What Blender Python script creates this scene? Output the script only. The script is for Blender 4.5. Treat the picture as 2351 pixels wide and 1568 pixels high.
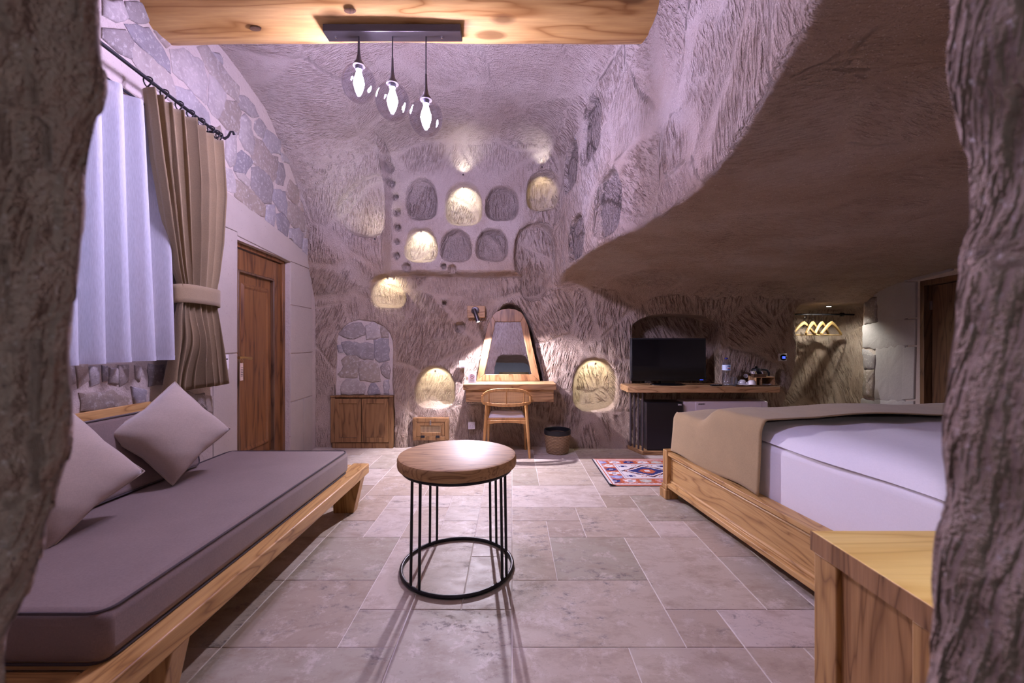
import bpy, bmesh, math, random
import numpy as np
from mathutils import Vector, Matrix
rnd = random.Random(7)
sc = bpy.context.scene
for o in list(bpy.data.objects):
    bpy.data.objects.remove(o)
COL = sc.collection
# ------------------------------------------------------------------ camera, world, exposure
F = 966.0; CX = 1175.5; CY = 784.0; H = 1.25
cam_d = bpy.data.cameras.new('camera'); cam = bpy.data.objects.new('camera', cam_d); COL.objects.link(cam)
cam.location = (0, 0, H); cam.rotation_euler = (math.pi / 2, 0, 0)
cam_d.sensor_width = 36; cam_d.sensor_fit = 'HORIZONTAL'; cam_d.lens = F / 2351 * 36
cam_d.clip_start = 0.02; cam_d.clip_end = 60
cam_d.dof.use_dof = True; cam_d.dof.focus_distance = 3.6; cam_d.dof.aperture_fstop = 3.6
sc.camera = cam
w = bpy.data.worlds.new('world'); sc.world = w; w.use_nodes = True
bg = w.node_tree.nodes['Background']; bg.inputs[0].default_value = (0.62, 0.64, 1.0, 1); bg.inputs[1].default_value = 1.0
vs = sc.view_settings
vs.view_transform = 'Standard'; vs.look = 'None'; vs.gamma = 1.0; vs.use_curve_mapping = False
vs.exposure = 0.0
cy = sc.cycles; cy.max_bounces = 6; cy.diffuse_bounces = 4; cy.glossy_bounces = 3; cy.transmission_bounces = 4; cy.transparent_max_bounces = 16
cy.caustics_reflective = False; cy.caustics_refractive = False; cy.sample_clamp_indirect = 8.0; cy.use_adaptive_sampling = True; cy.adaptive_threshold = 0.035; cy.use_light_tree = False
PENDANT = (0.71, 0.62, 1.0); PENDANT_W = 1330.0     # colour and strength of the bulbs
NICHE = (1.0, 0.93, 0.68)

# ------------------------------------------------------------------ helpers
def P(px, py, Y):
    return Vector(((px - CX) * Y / F, Y, H - (py - CY) * Y / F))
def fl(px, py, z=0.0):
    Y = F * (H - z) / (py - CY)
    return Vector(((px - CX) * Y / F, Y, z))
def sm(a, b, x):
    t = np.clip((x - a) / (b - a), 0, 1); return t * t * (3 - 2 * t)

def tag(o, label=None, cat=None, group=None, kind=None):
    if label: o['label'] = label
    if cat: o['category'] = cat
    if group: o['group'] = group
    if kind: o['kind'] = kind
    return o
def thing(name, label, cat, loc=(0, 0, 0), rotz=0.0, group=None):
    o = bpy.data.objects.new(name, None); COL.objects.link(o)
    o.location = loc; o.rotation_euler = (0, 0, rotz); o.empty_display_size = 0.05
    return tag(o, label, cat, group)
def struct(name, parent=None):
    o = bpy.data.objects.new(name, None); COL.objects.link(o); o['kind'] = 'structure'; o.empty_display_size = 0.05
    return o
def obj(name, me, mat=None, parent=None):
    o = bpy.data.objects.new(name, me); COL.objects.link(o)
    if mat is not None and not me.materials: me.materials.append(mat)
    if parent is not None: o.parent = parent
    return o
def copy_tree(o, parent=None):
    c = o.copy(); COL.objects.link(c); c.parent = parent
    for ch in list(o.children): copy_tree(ch, c)
    return c

class MB:
    """collects geometry, then links it as ONE mesh object"""
    def __init__(s): s.v = []; s.f = []
    def add(s, vs_, fs):
        n = len(s.v); s.v += [tuple(x) for x in vs_]; s.f += [tuple(i + n for i in f) for f in fs]; return s
    def box(s, x0, x1, y0, y1, z0, z1, M=None):
        vs_ = [Vector(p) for p in ((x0, y0, z0), (x1, y0, z0), (x1, y1, z0), (x0, y1, z0), (x0, y0, z1), (x1, y0, z1), (x1, y1, z1), (x0, y1, z1))]
        if M is not None: vs_ = [M @ p for p in vs_]
        return s.add(vs_, [(0, 3, 2, 1), (4, 5, 6, 7), (0, 1, 5, 4), (1, 2, 6, 5), (2, 3, 7, 6), (3, 0, 4, 7)])
    def prism(s, front, back):
        """polygon front (list of points, counter-clockwise seen from the front) joined to back"""
        n = len(front); fs = [tuple(range(n)), tuple(range(2 * n - 1, n - 1, -1))]
        fs += [(i, n + i, n + (i + 1) % n, (i + 1) % n) for i in range(n)]
        return s.add(list(front) + list(back), fs)
    def frus(s, rings):
        """closed skin through rings of equal length, capped"""
        n = len(rings[0]); vs_ = [p for r in rings for p in r]; fs = []
        for k in range(len(rings) - 1):
            for i in range(n):
                j = (i + 1) % n; fs.append((k * n + i, k * n + j, (k + 1) * n + j, (k + 1) * n + i))
        fs.append(tuple(range(n - 1, -1, -1))); fs.append(tuple((len(rings) - 1) * n + i for i in range(n)))
        return s.add(vs_, fs)
    def tube(s, path, r, n=10, closed=False):
        path = [Vector(p) for p in path]; m = len(path); rings = []
        up = None
        for i in range(m):
            if closed: d = path[(i + 1) % m] - path[i - 1]
            else: d = path[min(i + 1, m - 1)] - path[max(i - 1, 0)]
            d.normalize()
            if up is None:
                up = d.orthogonal().normalized()
            else:
                up = (up - d * up.dot(d))
                up = up.normalized() if up.length > 1e-6 else d.orthogonal().normalized()
            sd = d.cross(up); rr = r[i] if isinstance(r, (list, tuple)) else r
            rings.append([path[i] + (up * math.cos(2 * math.pi * k / n) + sd * math.sin(2 * math.pi * k / n)) * rr for k in range(n)])
        if closed:
            vs_ = [p for q in rings for p in q]; fs = []
            for k in range(m):
                for i in range(n):
                    j = (i + 1) % n; k2 = (k + 1) % m; fs.append((k * n + i, k * n + j, k2 * n + j, k2 * n + i))
            return s.add(vs_, fs)
        return s.frus(rings)
    def lathe(s, prof, c=(0, 0, 0), n=32, M=None):
        rings = []
        for r, z in prof:
            ring = [Vector((max(r, 1e-5) * math.cos(2 * math.pi * k / n), max(r, 1e-5) * math.sin(2 * math.pi * k / n), z)) for k in range(n)]
            if M is not None: ring = [M @ p for p in ring]
            rings.append([p + Vector(c) for p in ring])
        return s.frus(rings)
    def grid(s, fn, nu, nv, closed_u=False):
        vs_ = [fn(i / nu, j / nv) for j in range(nv + 1) for i in range(nu + 1)]
        w_ = nu + 1
        return s.add(vs_, [(j * w_ + i, j * w_ + i + 1, (j + 1) * w_ + i + 1, (j + 1) * w_ + i) for j in range(nv) for i in range(nu)])
    def build(s, name, mat=None, parent=None, bevel=0, seg=2, smooth=40, solid=0, sub=0, recalc=True):
        me = bpy.data.meshes.new(name); me.from_pydata([tuple(p) for p in s.v], [], s.f); me.update()
        if recalc:
            bm = bmesh.new(); bm.from_mesh(me); bmesh.ops.recalc_face_normals(bm, faces=bm.faces); bm.to_mesh(me); bm.free()
        if smooth:
            me.shade_smooth(); me.set_sharp_from_angle(angle=math.radians(smooth))
        o = obj(name, me, mat, parent)
        if solid:
            m = o.modifiers.new('solid', 'SOLIDIFY'); m.thickness = solid; m.offset = 0
        if bevel:
            m = o.modifiers.new('bevel', 'BEVEL'); m.width = bevel; m.segments = seg; m.limit_method = 'ANGLE'; m.angle_limit = math.radians(35)
            m.harden_normals = False
        if sub:
            m = o.modifiers.new('sub', 'SUBSURF'); m.levels = sub; m.render_levels = sub
        return o
def rbox(name, mat, parent, x0, x1, y0, y1, z0, z1, bevel=0.004, M=None, seg=2):
    return MB().box(x0, x1, y0, y1, z0, z1, M).build(name, mat, parent, bevel=bevel, seg=seg)
def txt(name, body, size, mat, parent, M, italic=0.0, bold=0.0):
    cu = bpy.data.curves.new(name, 'FONT'); cu.body = body; cu.size = size; cu.align_x = 'CENTER'; cu.align_y = 'CENTER'
    cu.extrude = 0.0004; cu.shear = italic; cu.offset = bold
    t = bpy.data.objects.new(name, cu); COL.objects.link(t)
    dg = bpy.context.evaluated_depsgraph_get(); me = bpy.data.meshes.new_from_object(t.evaluated_get(dg))
    bpy.data.objects.remove(t); me.transform(M); me.materials.clear()
    return obj(name, me, mat, parent)

# ------------------------------------------------------------------ materials
def newmat(name):
    m = bpy.data.materials.new(name); m.use_nodes = True; nt = m.node_tree
    b = nt.nodes['Principled BSDF']
    return m, nt, b
class N:
    def __init__(s, nt): s.nt = nt
    def __call__(s, t, **kw):
        n = s.nt.nodes.new(t)
        ins = kw.pop('ins', {})
        for k, v in kw.items(): setattr(n, k, v)
        for k, v in ins.items():
            if isinstance(v, bpy.types.NodeSocket): s.nt.links.new(v, n.inputs[k])
            else: n.inputs[k].default_value = v
        return n
    def math(s, op, a, b=None, c=None):
        n = s.nt.nodes.new('ShaderNodeMath'); n.operation = op
        for i, v in enumerate((a, b, c)):
            if v is None: continue
            if isinstance(v, bpy.types.NodeSocket): s.nt.links.new(v, n.inputs[i])
            else: n.inputs[i].default_value = v
        return n.outputs[0]
    def ramp(s, fac, stops, interp='LINEAR'):
        n = s.nt.nodes.new('ShaderNodeValToRGB'); cr = n.color_ramp; cr.interpolation = interp
        while len(cr.elements) < len(stops): cr.elements.new(0.5)
        for e, (p, c) in zip(cr.elements, stops):
            e.position = p; e.color = (*c, 1) if len(c) == 3 else c
        s.nt.links.new(fac, n.inputs[0]); return n.outputs[0]
    def mix(s, f, a, b, blend='MIX'):
        n = s.nt.nodes.new('ShaderNodeMix'); n.data_type = 'RGBA'; n.blend_type = blend
        for k, v in ((0, f), (6, a), (7, b)):
            if isinstance(v, bpy.types.NodeSocket): s.nt.links.new(v, n.inputs[k])
            else: n.inputs[k].default_value = v if k == 0 else (*v, 1)
        return n.outputs[2]
    def noise(s, vec, scale, detail=3, rough=0.55, dist=0.0, dims='3D', ntype='FBM'):
        n = s('ShaderNodeTexNoise', noise_dimensions=dims, noise_type=ntype, ins={'Scale': scale, 'Detail': detail, 'Roughness': rough, 'Distortion': dist})
        if vec is not None: s.nt.links.new(vec, n.inputs['Vector'])
        return n.outputs[0]
    def mapping(s, vec, scale=(1, 1, 1), rot=(0, 0, 0), loc=(0, 0, 0)):
        n = s('ShaderNodeMapping', ins={'Scale': scale, 'Rotation': rot, 'Location': loc}); s.nt.links.new(vec, n.inputs['Vector']); return n.outputs[0]
    def bump(s, h, strength=0.5, dist=0.01, normal=None):
        n = s('ShaderNodeBump', ins={'Strength': strength, 'Distance': dist}); s.nt.links.new(h, n.inputs['Height'])
        if normal is not None: s.nt.links.new(normal, n.inputs['Normal'])
        return n.outputs[0]
def plain(name, col, rough=0.6, metal=0.0, spec=0.5, emit=0.0, ecol=None, bump=0, bscale=200, trans=0.0):
    m, nt, b = newmat(name)
    b.inputs['Base Color'].default_value = (*col, 1); b.inputs['Roughness'].default_value = rough
    b.inputs['Metallic'].default_value = metal; b.inputs['Specular IOR Level'].default_value = spec
    if emit: b.inputs['Emission Color'].default_value = (*(ecol or col), 1); b.inputs['Emission Strength'].default_value = emit
    n = N(nt)
    tc = n('ShaderNodeTexCoord').outputs['Object']
    k = n.noise(tc, bscale, 2)
    if bump: nt.links.new(n.bump(k, bump, 0.002), b.inputs['Normal'])
    nt.links.new(n.mix(k, tuple(c * 0.93 for c in col), tuple(min(1, c * 1.06) for c in col)), b.inputs['Base Color'])
    return m
def wood(name, c_dark, c_mid, c_light, axis='X', scale=1.0, rough=0.45, knots=0.0, ring=6.0, spec=0.4):
    m, nt, b = newmat(name); n = N(nt)
    tc = n('ShaderNodeTexCoord').outputs['Object']; oi = n('ShaderNodeObjectInfo').outputs['Random']
    off = n('ShaderNodeVectorMath', operation='SCALE', ins={0: (7.3, 3.1, 5.7)}); nt.links.new(n.math('MULTIPLY', oi, 3.0), off.inputs['Scale'])
    add = n('ShaderNodeVectorMath', operation='ADD'); nt.links.new(tc, add.inputs[0]); nt.links.new(off.outputs[0], add.inputs[1])
    v = add.outputs[0]
    l, c = 0.9 * scale, 7.0 * scale
    sx = {'X': (l, c, c), 'Y': (c, l, c), 'Z': (c, c, l)}[axis]
    mv = n.mapping(v, scale=sx)
    big = n.noise(mv, 1.0, 2, 0.5, 0.6)
    rings = n.math('PINGPONG', n.math('MULTIPLY', big, ring), 0.5)
    rings = n.math('POWER', n.math('MULTIPLY', rings, 2.0), 1.6)
    sf = tuple(k * (6 if k > 2 * scale else 2.5) for k in sx)
    fine = n.noise(n.mapping(v, scale=sf), 2.0, 3, 0.6)
    col = n.mix(rings, c_light, c_mid)
    col = n.mix(n.math('MULTIPLY', n.math('POWER', rings, 4.0), 0.75), col, c_dark)
    col = n.mix(n.math('MULTIPLY', n.math('SUBTRACT', fine, 0.3), 0.8), col, c_dark, 'MIX')
    if knots:
        vo = n('ShaderNodeTexVoronoi', ins={'Scale': 4.0 * scale, 'Randomness': 1.0}); nt.links.new(n.mapping(v, scale={'X': (.6, 1.6, 1.6), 'Y': (1.6, .6, 1.6), 'Z': (1.6, 1.6, .6)}[axis]), vo.inputs['Vector'])
        kn = n.ramp(vo.outputs['Distance'], [(0.0, (1, 1, 1)), (0.18, (0.9, .9, .9)), (0.27, (0, 0, 0))])
        col = n.mix(n.math('MULTIPLY', kn, knots), col, tuple(k * 0.35 for k in c_dark))
    nt.links.new(col, b.inputs['Base Color']); b.inputs['Roughness'].default_value = rough; b.inputs['Specular IOR Level'].default_value = spec
    nt.links.new(n.bump(fine, 0.25, 0.003), b.inputs['Normal'])
    return m
def fabric(name, col, scale=420, rough=0.9, var=0.12, bump=0.35, sheen=0.2):
    m, nt, b = newmat(name); n = N(nt)
    tc = n('ShaderNodeTexCoord').outputs['Object']
    a = n.noise(n.mapping(tc, scale=(1, 1, 0.25)), scale, 2); c = n.noise(n.mapping(tc, scale=(0.25, 0.25, 1)), scale, 2)
    wv = n.math('ADD', n.math('MULTIPLY', a, 0.5), n.math('MULTIPLY', c, 0.5))
    lo = n.noise(tc, 6, 3)
    k = n.math('ADD', n.math('MULTIPLY', wv, 0.7), n.math('MULTIPLY', lo, 0.3))
    nt.links.new(n.ramp(k, [(0.3, tuple(x * (1 - var * 2) for x in col)), (0.7, tuple(min(1, x * (1 + var)) for x in col))]), b.inputs['Base Color'])
    b.inputs['Roughness'].default_value = rough; b.inputs['Specular IOR Level'].default_value = 0.15
    b.inputs['Sheen Weight'].default_value = sheen; b.inputs['Sheen Roughness'].default_value = 0.6
    nt.links.new(n.bump(wv, bump, 0.0015), b.inputs['Normal'])
    return m

def rock_material():
    m, nt, b = newmat('tuff_rock'); n = N(nt)
    tc = n('ShaderNodeTexCoord').outputs['Object']
    # chisel strokes: every worked patch of the surface carries its own stroke direction
    suv = n('ShaderNodeAttribute', attribute_name='stroke_uv').outputs['Vector']
    rg = n('ShaderNodeAttribute', attribute_name='stroke_depth').outputs['Fac']
    t = n.noise(suv, 1.0, 2.5, 0.6, 0.12)
    st = n.ramp(t, [(0.33, (0, 0, 0)), (0.45, (.5, .5, .5)), (0.54, (.92, .92, .92)), (0.66, (1, 1, 1))])
    grit = n.noise(tc, 85, 3, 0.72)
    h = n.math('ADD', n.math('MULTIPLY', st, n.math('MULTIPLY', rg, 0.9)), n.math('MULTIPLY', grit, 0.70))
    nt.links.new(n.bump(h, 1.0, 0.036), b.inputs['Normal'])
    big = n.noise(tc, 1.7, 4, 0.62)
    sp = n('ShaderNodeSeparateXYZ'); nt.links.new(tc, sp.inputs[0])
    height_mix = n.ramp(n.math('ADD', n.math('MULTIPLY', sp.outputs[2], 0.25), n.math('MULTIPLY', n.math('SUBTRACT', big, 0.5), 0.35)), [(0.48, (0, 0, 0)), (0.72, (1, 1, 1))])   # rock colour turns paler and greyer higher up
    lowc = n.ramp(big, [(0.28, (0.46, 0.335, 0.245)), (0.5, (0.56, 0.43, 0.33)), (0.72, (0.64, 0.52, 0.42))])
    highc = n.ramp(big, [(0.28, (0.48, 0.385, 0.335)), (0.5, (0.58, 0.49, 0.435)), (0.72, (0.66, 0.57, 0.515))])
    col = n.mix(height_mix, lowc, highc)
    col = n.mix(n.math('MULTIPLY', n.math('MULTIPLY', n.math('SUBTRACT', 1.0, st), rg), 0.75), col, (0.25, 0.165, 0.12))  # groove shade put into the colour, so the stroke relief reads stronger
    gp = n('ShaderNodeAttribute', attribute_name='grey_patch').outputs['Fac']
    col = n.mix(n.math('MULTIPLY', gp, 0.8), col, n.ramp(grit, [(0.38, (0.15, 0.12, 0.11)), (0.62, (0.46, 0.385, 0.355))]))
    spk = n.noise(tc, 150, 2, 0.7)
    col = n.mix(n.ramp(spk, [(0.62, (0, 0, 0)), (0.72, (.8, .8, .8))]), col, (0.85, 0.78, 0.72))
    col = n.mix(n.ramp(spk, [(0.27, (.85, .85, .85)), (0.35, (0, 0, 0))]), col, (0.2, 0.15, 0.14))
    nt.links.new(col, b.inputs['Base Color']); b.inputs['Roughness'].default_value = 0.92; b.inputs['Specular IOR Level'].default_value = 0.12
    return m
def stone_material(name, cols, bscale=22, bump=0.8, vary=1.0):
    m, nt, b = newmat(name); n = N(nt)
    tc = n('ShaderNodeTexCoord').outputs['Object']; oi = n('ShaderNodeObjectInfo').outputs['Random']
    base = n.ramp(oi, [(i / (len(cols) - 1), c) for i, c in enumerate(cols)]) if vary else None
    f1 = n.noise(tc, bscale * 1.6, 6, 0.72); f2 = n.noise(tc, bscale * 0.3, 3, 0.6, 0.6)
    col = n.mix(n.math('MULTIPLY', n.math('SUBTRACT', f2, 0.35), 1.1), base, (0.16, 0.135, 0.13))
    col = n.mix(n.ramp(f1, [(0.52, (0, 0, 0)), (0.70, (.75, .75, .75))]), col, (0.62, 0.56, 0.51))
    nt.links.new(col, b.inputs['Base Color']); b.inputs['Roughness'].default_value = 0.9; b.inputs['Specular IOR Level'].default_value = 0.2
    hh = n.math('ADD', n.math('MULTIPLY', f1, 0.5), f2)
    nt.links.new(n.bump(hh, bump, 0.012), b.inputs['Normal'])
    return m
def travertine():
    m, nt, b = newmat('travertine'); n = N(nt)
    tc = n('ShaderNodeTexCoord').outputs['Object']; oi = n('ShaderNodeObjectInfo').outputs['Random']
    off = n('ShaderNodeVectorMath', operation='SCALE', ins={0: (31.0, 17.0, 23.0)}); nt.links.new(oi, off.inputs['Scale'])
    add = n('ShaderNodeVectorMath', operation='ADD'); nt.links.new(tc, add.inputs[0]); nt.links.new(off.outputs[0], add.inputs[1]); v = add.outputs[0]
    base = n.ramp(n.math('FRACT', n.math('MULTIPLY', oi, 7.13)), [(0.0, (0.33, 0.255, 0.18)), (0.2, (0.55, 0.47, 0.40)), (0.4, (0.38, 0.335, 0.255)), (0.6, (0.60, 0.52, 0.455)), (0.8, (0.46, 0.37, 0.28)), (1.0, (0.54, 0.48, 0.40))])
    cl = n.noise(n.mapping(v, scale=(1.0, 1.8, 1)), 5.5, 8, 0.74, 0.25)
    col = n.mix(n.ramp(cl, [(0.46, (0, 0, 0)), (0.72, (.75, .75, .75))]), base, (0.29, 0.205, 0.14))
    col = n.mix(n.ramp(n.noise(v, 9.0, 8, 0.78, 0.2), [(0.53, (0, 0, 0)), (0.66, (.6, .6, .6))]), col, (0.70, 0.63, 0.57))
    vein = n.noise(n.mapping(v, scale=(1, 1.7, 1)), 11.0, 8, 0.82, 0.15)
    gate = n.ramp(n.noise(v, 2.6, 2, 0.5), [(0.50, (0, 0, 0)), (0.61, (1, 1, 1))])
    pitm = n.ramp(vein, [(0.53, (0, 0, 0)), (0.62, (1, 1, 1))])
    col = n.mix(n.math('MULTIPLY', n.math('MULTIPLY', pitm, gate), 0.85), col, (0.15, 0.125, 0.12))
    col = n.mix(n.ramp(n.noise(v, 70, 2), [(0.66, (0, 0, 0)), (0.75, (.7, .7, .7))]), col, (0.30, 0.24, 0.19))
    nt.links.new(col, b.inputs['Base Color'])
    nt.links.new(n.ramp(cl, [(0.3, (0.42, .42, .42)), (0.7, (0.60, .60, .60))]), b.inputs['Roughness']); b.inputs['Specular IOR Level'].default_value = 0.4
    nt.links.new(n.bump(n.math('SUBTRACT', n.math('MULTIPLY', cl, 0.3), n.math('MULTIPLY', n.math('MULTIPLY', pitm, gate), 0.25)), 0.35, 0.006), b.inputs['Normal'])
    return m
def plaster_mat(name, c1, c2, scale=3.0, bump=0.6, bs=30, d=0.01):
    m, nt, b = newmat(name); n = N(nt)
    tc = n('ShaderNodeTexCoord').outputs['Object']
    f = n.noise(tc, scale, 5, 0.6); g = n.noise(tc, bs, 4, 0.65)
    col = n.mix(f, c1, c2)
    col = n.mix(n.ramp(n.noise(tc, bs * 2.2, 2), [(0.68, (0, 0, 0)), (0.76, (.8, .8, .8))]), col, tuple(k * 0.45 for k in c1))
    nt.links.new(col, b.inputs['Base Color']); b.inputs['Roughness'].default_value = 0.9; b.inputs['Specular IOR Level'].default_value = 0.2
    nt.links.new(n.bump(n.math('ADD', g, n.math('MULTIPLY', f, 0.5)), bump, d), b.inputs['Normal'])
    return m
def thin_glass(name, tint, rough=0.02, edge=0.55, base=0.05):
    m, nt, b = newmat(name); n = N(nt); nt.nodes.remove(b); out = nt.nodes['Material Output']
    tr = n('ShaderNodeBsdfTransparent', ins={0: (*tint, 1)}); gl = n('ShaderNodeBsdfGlossy', ins={0: (1, 1, 1, 1), 'Roughness': rough})
    lw = n('ShaderNodeLayerWeight', ins={'Blend': 0.5}).outputs['Facing']
    fac = n.math('ADD', n.math('MULTIPLY', n.math('POWER', lw, 4.0), edge), base)
    mx = n('ShaderNodeMixShader'); nt.links.new(fac, mx.inputs[0]); nt.links.new(tr.outputs[0], mx.inputs[1]); nt.links.new(gl.outputs[0], mx.inputs[2])
    nt.links.new(mx.outputs[0], out.inputs[0]); return m
def sheer_mat():
    m, nt, b = newmat('sheer_cloth'); n = N(nt); nt.nodes.remove(b); out = nt.nodes['Material Output']
    tr = n('ShaderNodeBsdfTransparent', ins={0: (1, 1, 1, 1)}); df = n('ShaderNodeBsdfDiffuse', ins={0: (0.82, 0.82, 0.88, 1)}); tl = n('ShaderNodeBsdfTranslucent', ins={0: (0.80, 0.80, 0.88, 1)})
    tc = n('ShaderNodeTexCoord').outputs['Object']; k = n.noise(n.mapping(tc, scale=(1, 1, .1)), 300, 1)
    m1 = n('ShaderNodeMixShader', ins={0: 0.4}); nt.links.new(df.outputs[0], m1.inputs[1]); nt.links.new(tl.outputs[0], m1.inputs[2])
    m2 = n('ShaderNodeMixShader'); nt.links.new(n.math('ADD', 0.62, n.math('MULTIPLY', k, 0.3)), m2.inputs[0]); nt.links.new(tr.outputs[0], m2.inputs[1]); nt.links.new(m1.outputs[0], m2.inputs[2])
    nt.links.new(m2.outputs[0], out.inputs[0]); return m
def cane_mat(name, sc_, axes=('X', 'Z'), col=(0.62, 0.42, 0.20), hole=0.42):
    m, nt, b = newmat(name); n = N(nt)
    tc = n('ShaderNodeTexCoord').outputs['Object']; sp = n('ShaderNodeSeparateXYZ'); nt.links.new(tc, sp.inputs[0])
    d = {'X': 0, 'Y': 1, 'Z': 2}
    a = n.math('ABSOLUTE', n.math('SUBTRACT', n.math('FRACT', n.math('MULTIPLY', sp.outputs[d[axes[0]]], sc_)), 0.5))
    c = n.math('ABSOLUTE', n.math('SUBTRACT', n.math('FRACT', n.math('MULTIPLY', sp.outputs[d[axes[1]]], sc_)), 0.5))
    hmask = n.math('LESS_THAN', n.math('MAXIMUM', a, c), hole * 0.72)
    b.inputs['Base Color'].default_value = (*col, 1); b.inputs['Roughness'].default_value = 0.55
    nt.links.new(n.math('SUBTRACT', 1.0, hmask), b.inputs['Alpha'])
    return m

M = {}
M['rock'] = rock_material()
M['rubble'] = stone_material('rubble_stone', [(0.22, 0.20, 0.205), (0.40, 0.365, 0.35), (0.38, 0.30, 0.235), (0.26, 0.23, 0.22), (0.46, 0.41, 0.375), (0.31, 0.25, 0.19), (0.34, 0.315, 0.32), (0.24, 0.22, 0.23)])
M['ashlar'] = plaster_mat('ashlar_stone', (0.38, 0.325, 0.275), (0.50, 0.44, 0.375), 2.5, 0.35, 45, 0.006)
M['ashlar_grey'] = plaster_mat('grey_ashlar', (0.29, 0.265, 0.255), (0.40, 0.37, 0.355), 3.0, 0.4, 40, 0.006)
M['mortar'] = plaster_mat('lime_mortar', (0.46, 0.385, 0.33), (0.57, 0.49, 0.425), 4.0, 0.8, 26, 0.016)
M['grout'] = plaster_mat('grout', (0.72, 0.66, 0.60), (0.80, 0.74, 0.68), 5.0, 0.2, 60)
M['trav'] = travertine()
M['log'] = wood('pine_log', (0.26, 0.105, 0.025), (0.54, 0.31, 0.095), (0.64, 0.40, 0.145), 'X', 1.0, 0.4, 0.75, 4.0)
M['oak'] = wood('oak_rail', (0.22, 0.10, 0.03), (0.50, 0.275, 0.085), (0.60, 0.36, 0.13), 'Y', 1.3, 0.4, 0.0, 7.0)
M['oakX'] = wood('oak_board', (0.22, 0.10, 0.03), (0.50, 0.285, 0.095), (0.60, 0.37, 0.14), 'X', 1.3, 0.4, 0.0, 7.0)
M['oakZ'] = wood('oak_post', (0.20, 0.09, 0.03), (0.45, 0.245, 0.08), (0.53, 0.315, 0.115), 'Z', 1.3, 0.4, 0.0, 6.0)
M['tabletop'] = wood('chestnut_top', (0.13, 0.055, 0.022), (0.40, 0.22, 0.085), (0.50, 0.30, 0.13), 'X', 1.6, 0.55, 0.0, 9.0)
M['door'] = wood('walnut_door', (0.055, 0.020, 0.008), (0.185, 0.076, 0.026), (0.25, 0.11, 0.038), 'Z', 1.1, 0.38, 0.0, 5.0)
M['cab'] = wood('pine_cabinet', (0.085, 0.038, 0.014), (0.235, 0.118, 0.043), (0.30, 0.16, 0.064), 'Z', 1.2, 0.5, 0.35, 5.0)
M['desk'] = wood('desk_plank', (0.13, 0.06, 0.025), (0.40, 0.22, 0.09), (0.50, 0.30, 0.14), 'X', 1.4, 0.45, 0.2, 7.0)
M['frame'] = wood('mirror_wood', (0.10, 0.045, 0.02), (0.30, 0.155, 0.06), (0.40, 0.22, 0.10), 'Z', 1.2, 0.35, 0.0, 5.0)
M['chair'] = wood('chair_beech', (0.36, 0.17, 0.055), (0.55, 0.29, 0.095), (0.62, 0.35, 0.13), 'Z', 1.5, 0.4, 0.0, 3.0)
M['night'] = wood('night_burl', (0.15, 0.065, 0.02), (0.34, 0.175, 0.06), (0.42, 0.23, 0.09), 'Z', 1.0, 0.45, 0.25, 8.0)
M['nighttop'] = wood('night_top', (0.60, 0.36, 0.10), (0.82, 0.57, 0.18), (0.88, 0.66, 0.25), 'X', 0.8, 0.35, 0.0, 3.0)
M['darkwood'] = wood('dark_oak', (0.04, 0.02, 0.012), (0.12, 0.065, 0.035), (0.17, 0.095, 0.05), 'Z', 1.1, 0.4, 0.0, 6.0)
M['sofa'] = fabric('sofa_weave', (0.235, 0.172, 0.148), 420)
M['sofa_dark'] = plain('piping_cord', (0.07, 0.055, 0.055), 0.9)
M['pillow'] = fabric('pillow_velvet', (0.47, 0.385, 0.30), 260, 0.85, 0.08, 0.2, 0.5)
M['curtain'] = fabric('curtain_linen', (0.275, 0.20, 0.108), 360)
M['runner'] = fabric('runner_linen', (0.36, 0.255, 0.125), 380)
M['linen'] = fabric('white_linen', (0.80, 0.78, 0.82), 300, 0.8, 0.03, 0.1, 0.1)
M['seat'] = fabric('seat_cloth', (0.72, 0.68, 0.66), 400, 0.9, 0.05)
M['sheer'] = sheer_mat()
M['black'] = plain('black_steel', (0.012, 0.011, 0.014), 0.38, 0.3)
M['iron'] = plain('wrought_iron', (0.025, 0.023, 0.028), 0.5, 0.6)
M['bronze'] = plain('dark_bronze', (0.10, 0.085, 0.085), 0.35, 0.9)
M['steel'] = plain('brushed_steel', (0.42, 0.40, 0.40), 0.3, 1.0)
M['rodsteel'] = plain('painted_rod', (0.11, 0.09, 0.10), 0.35, 0.7)
M['chrome'] = plain('chrome', (0.85, 0.85, 0.87), 0.12, 1.0)
M['brass'] = plain('aged_brass', (0.55, 0.40, 0.19), 0.3, 1.0)
M['white'] = plain('white_plastic', (0.78, 0.74, 0.74), 0.4)
M['ac'] = plain('ac_plastic', (0.66, 0.58, 0.60), 0.35)
M['porcelain'] = plain('porcelain', (0.82, 0.80, 0.82), 0.15)
M['blackgloss'] = plain('black_gloss', (0.006, 0.006, 0.008), 0.12)
M['blackplastic'] = plain('black_plastic', (0.012, 0.012, 0.014), 0.45)
M['screen'] = plain('tv_screen', (0.004, 0.004, 0.006), 0.08)
M['fridge'] = plain('fridge_black', (0.012, 0.012, 0.016), 0.33)
M['glass'] = thin_glass('smoked_glass', (0.86, 0.85, 0.90), 0.03, .7, .05)
M['clear'] = thin_glass('clear_glass', (0.86, 0.88, 0.92), 0.06, .8, .14)
M['mirror'] = plain('mirror_glass', (0.86, 0.88, 0.9), 0.0, 1.0); M['mirror'].node_tree.nodes['Principled BSDF'].inputs['Roughness'].default_value = 0.01
M['bulb'] = plain('lit_bulb', (1, 1, 1), 0.5, emit=PENDANT_W, ecol=PENDANT)
M['led'] = plain('lit_led', (1, 1, 1), 0.5, emit=25, ecol=(1, 0.97, 0.9))
M['blue'] = plain('blue_screen', (0.05, 0.08, 0.6), 0.3, emit=2.2, ecol=(0.05, 0.10, 1.0))
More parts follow.
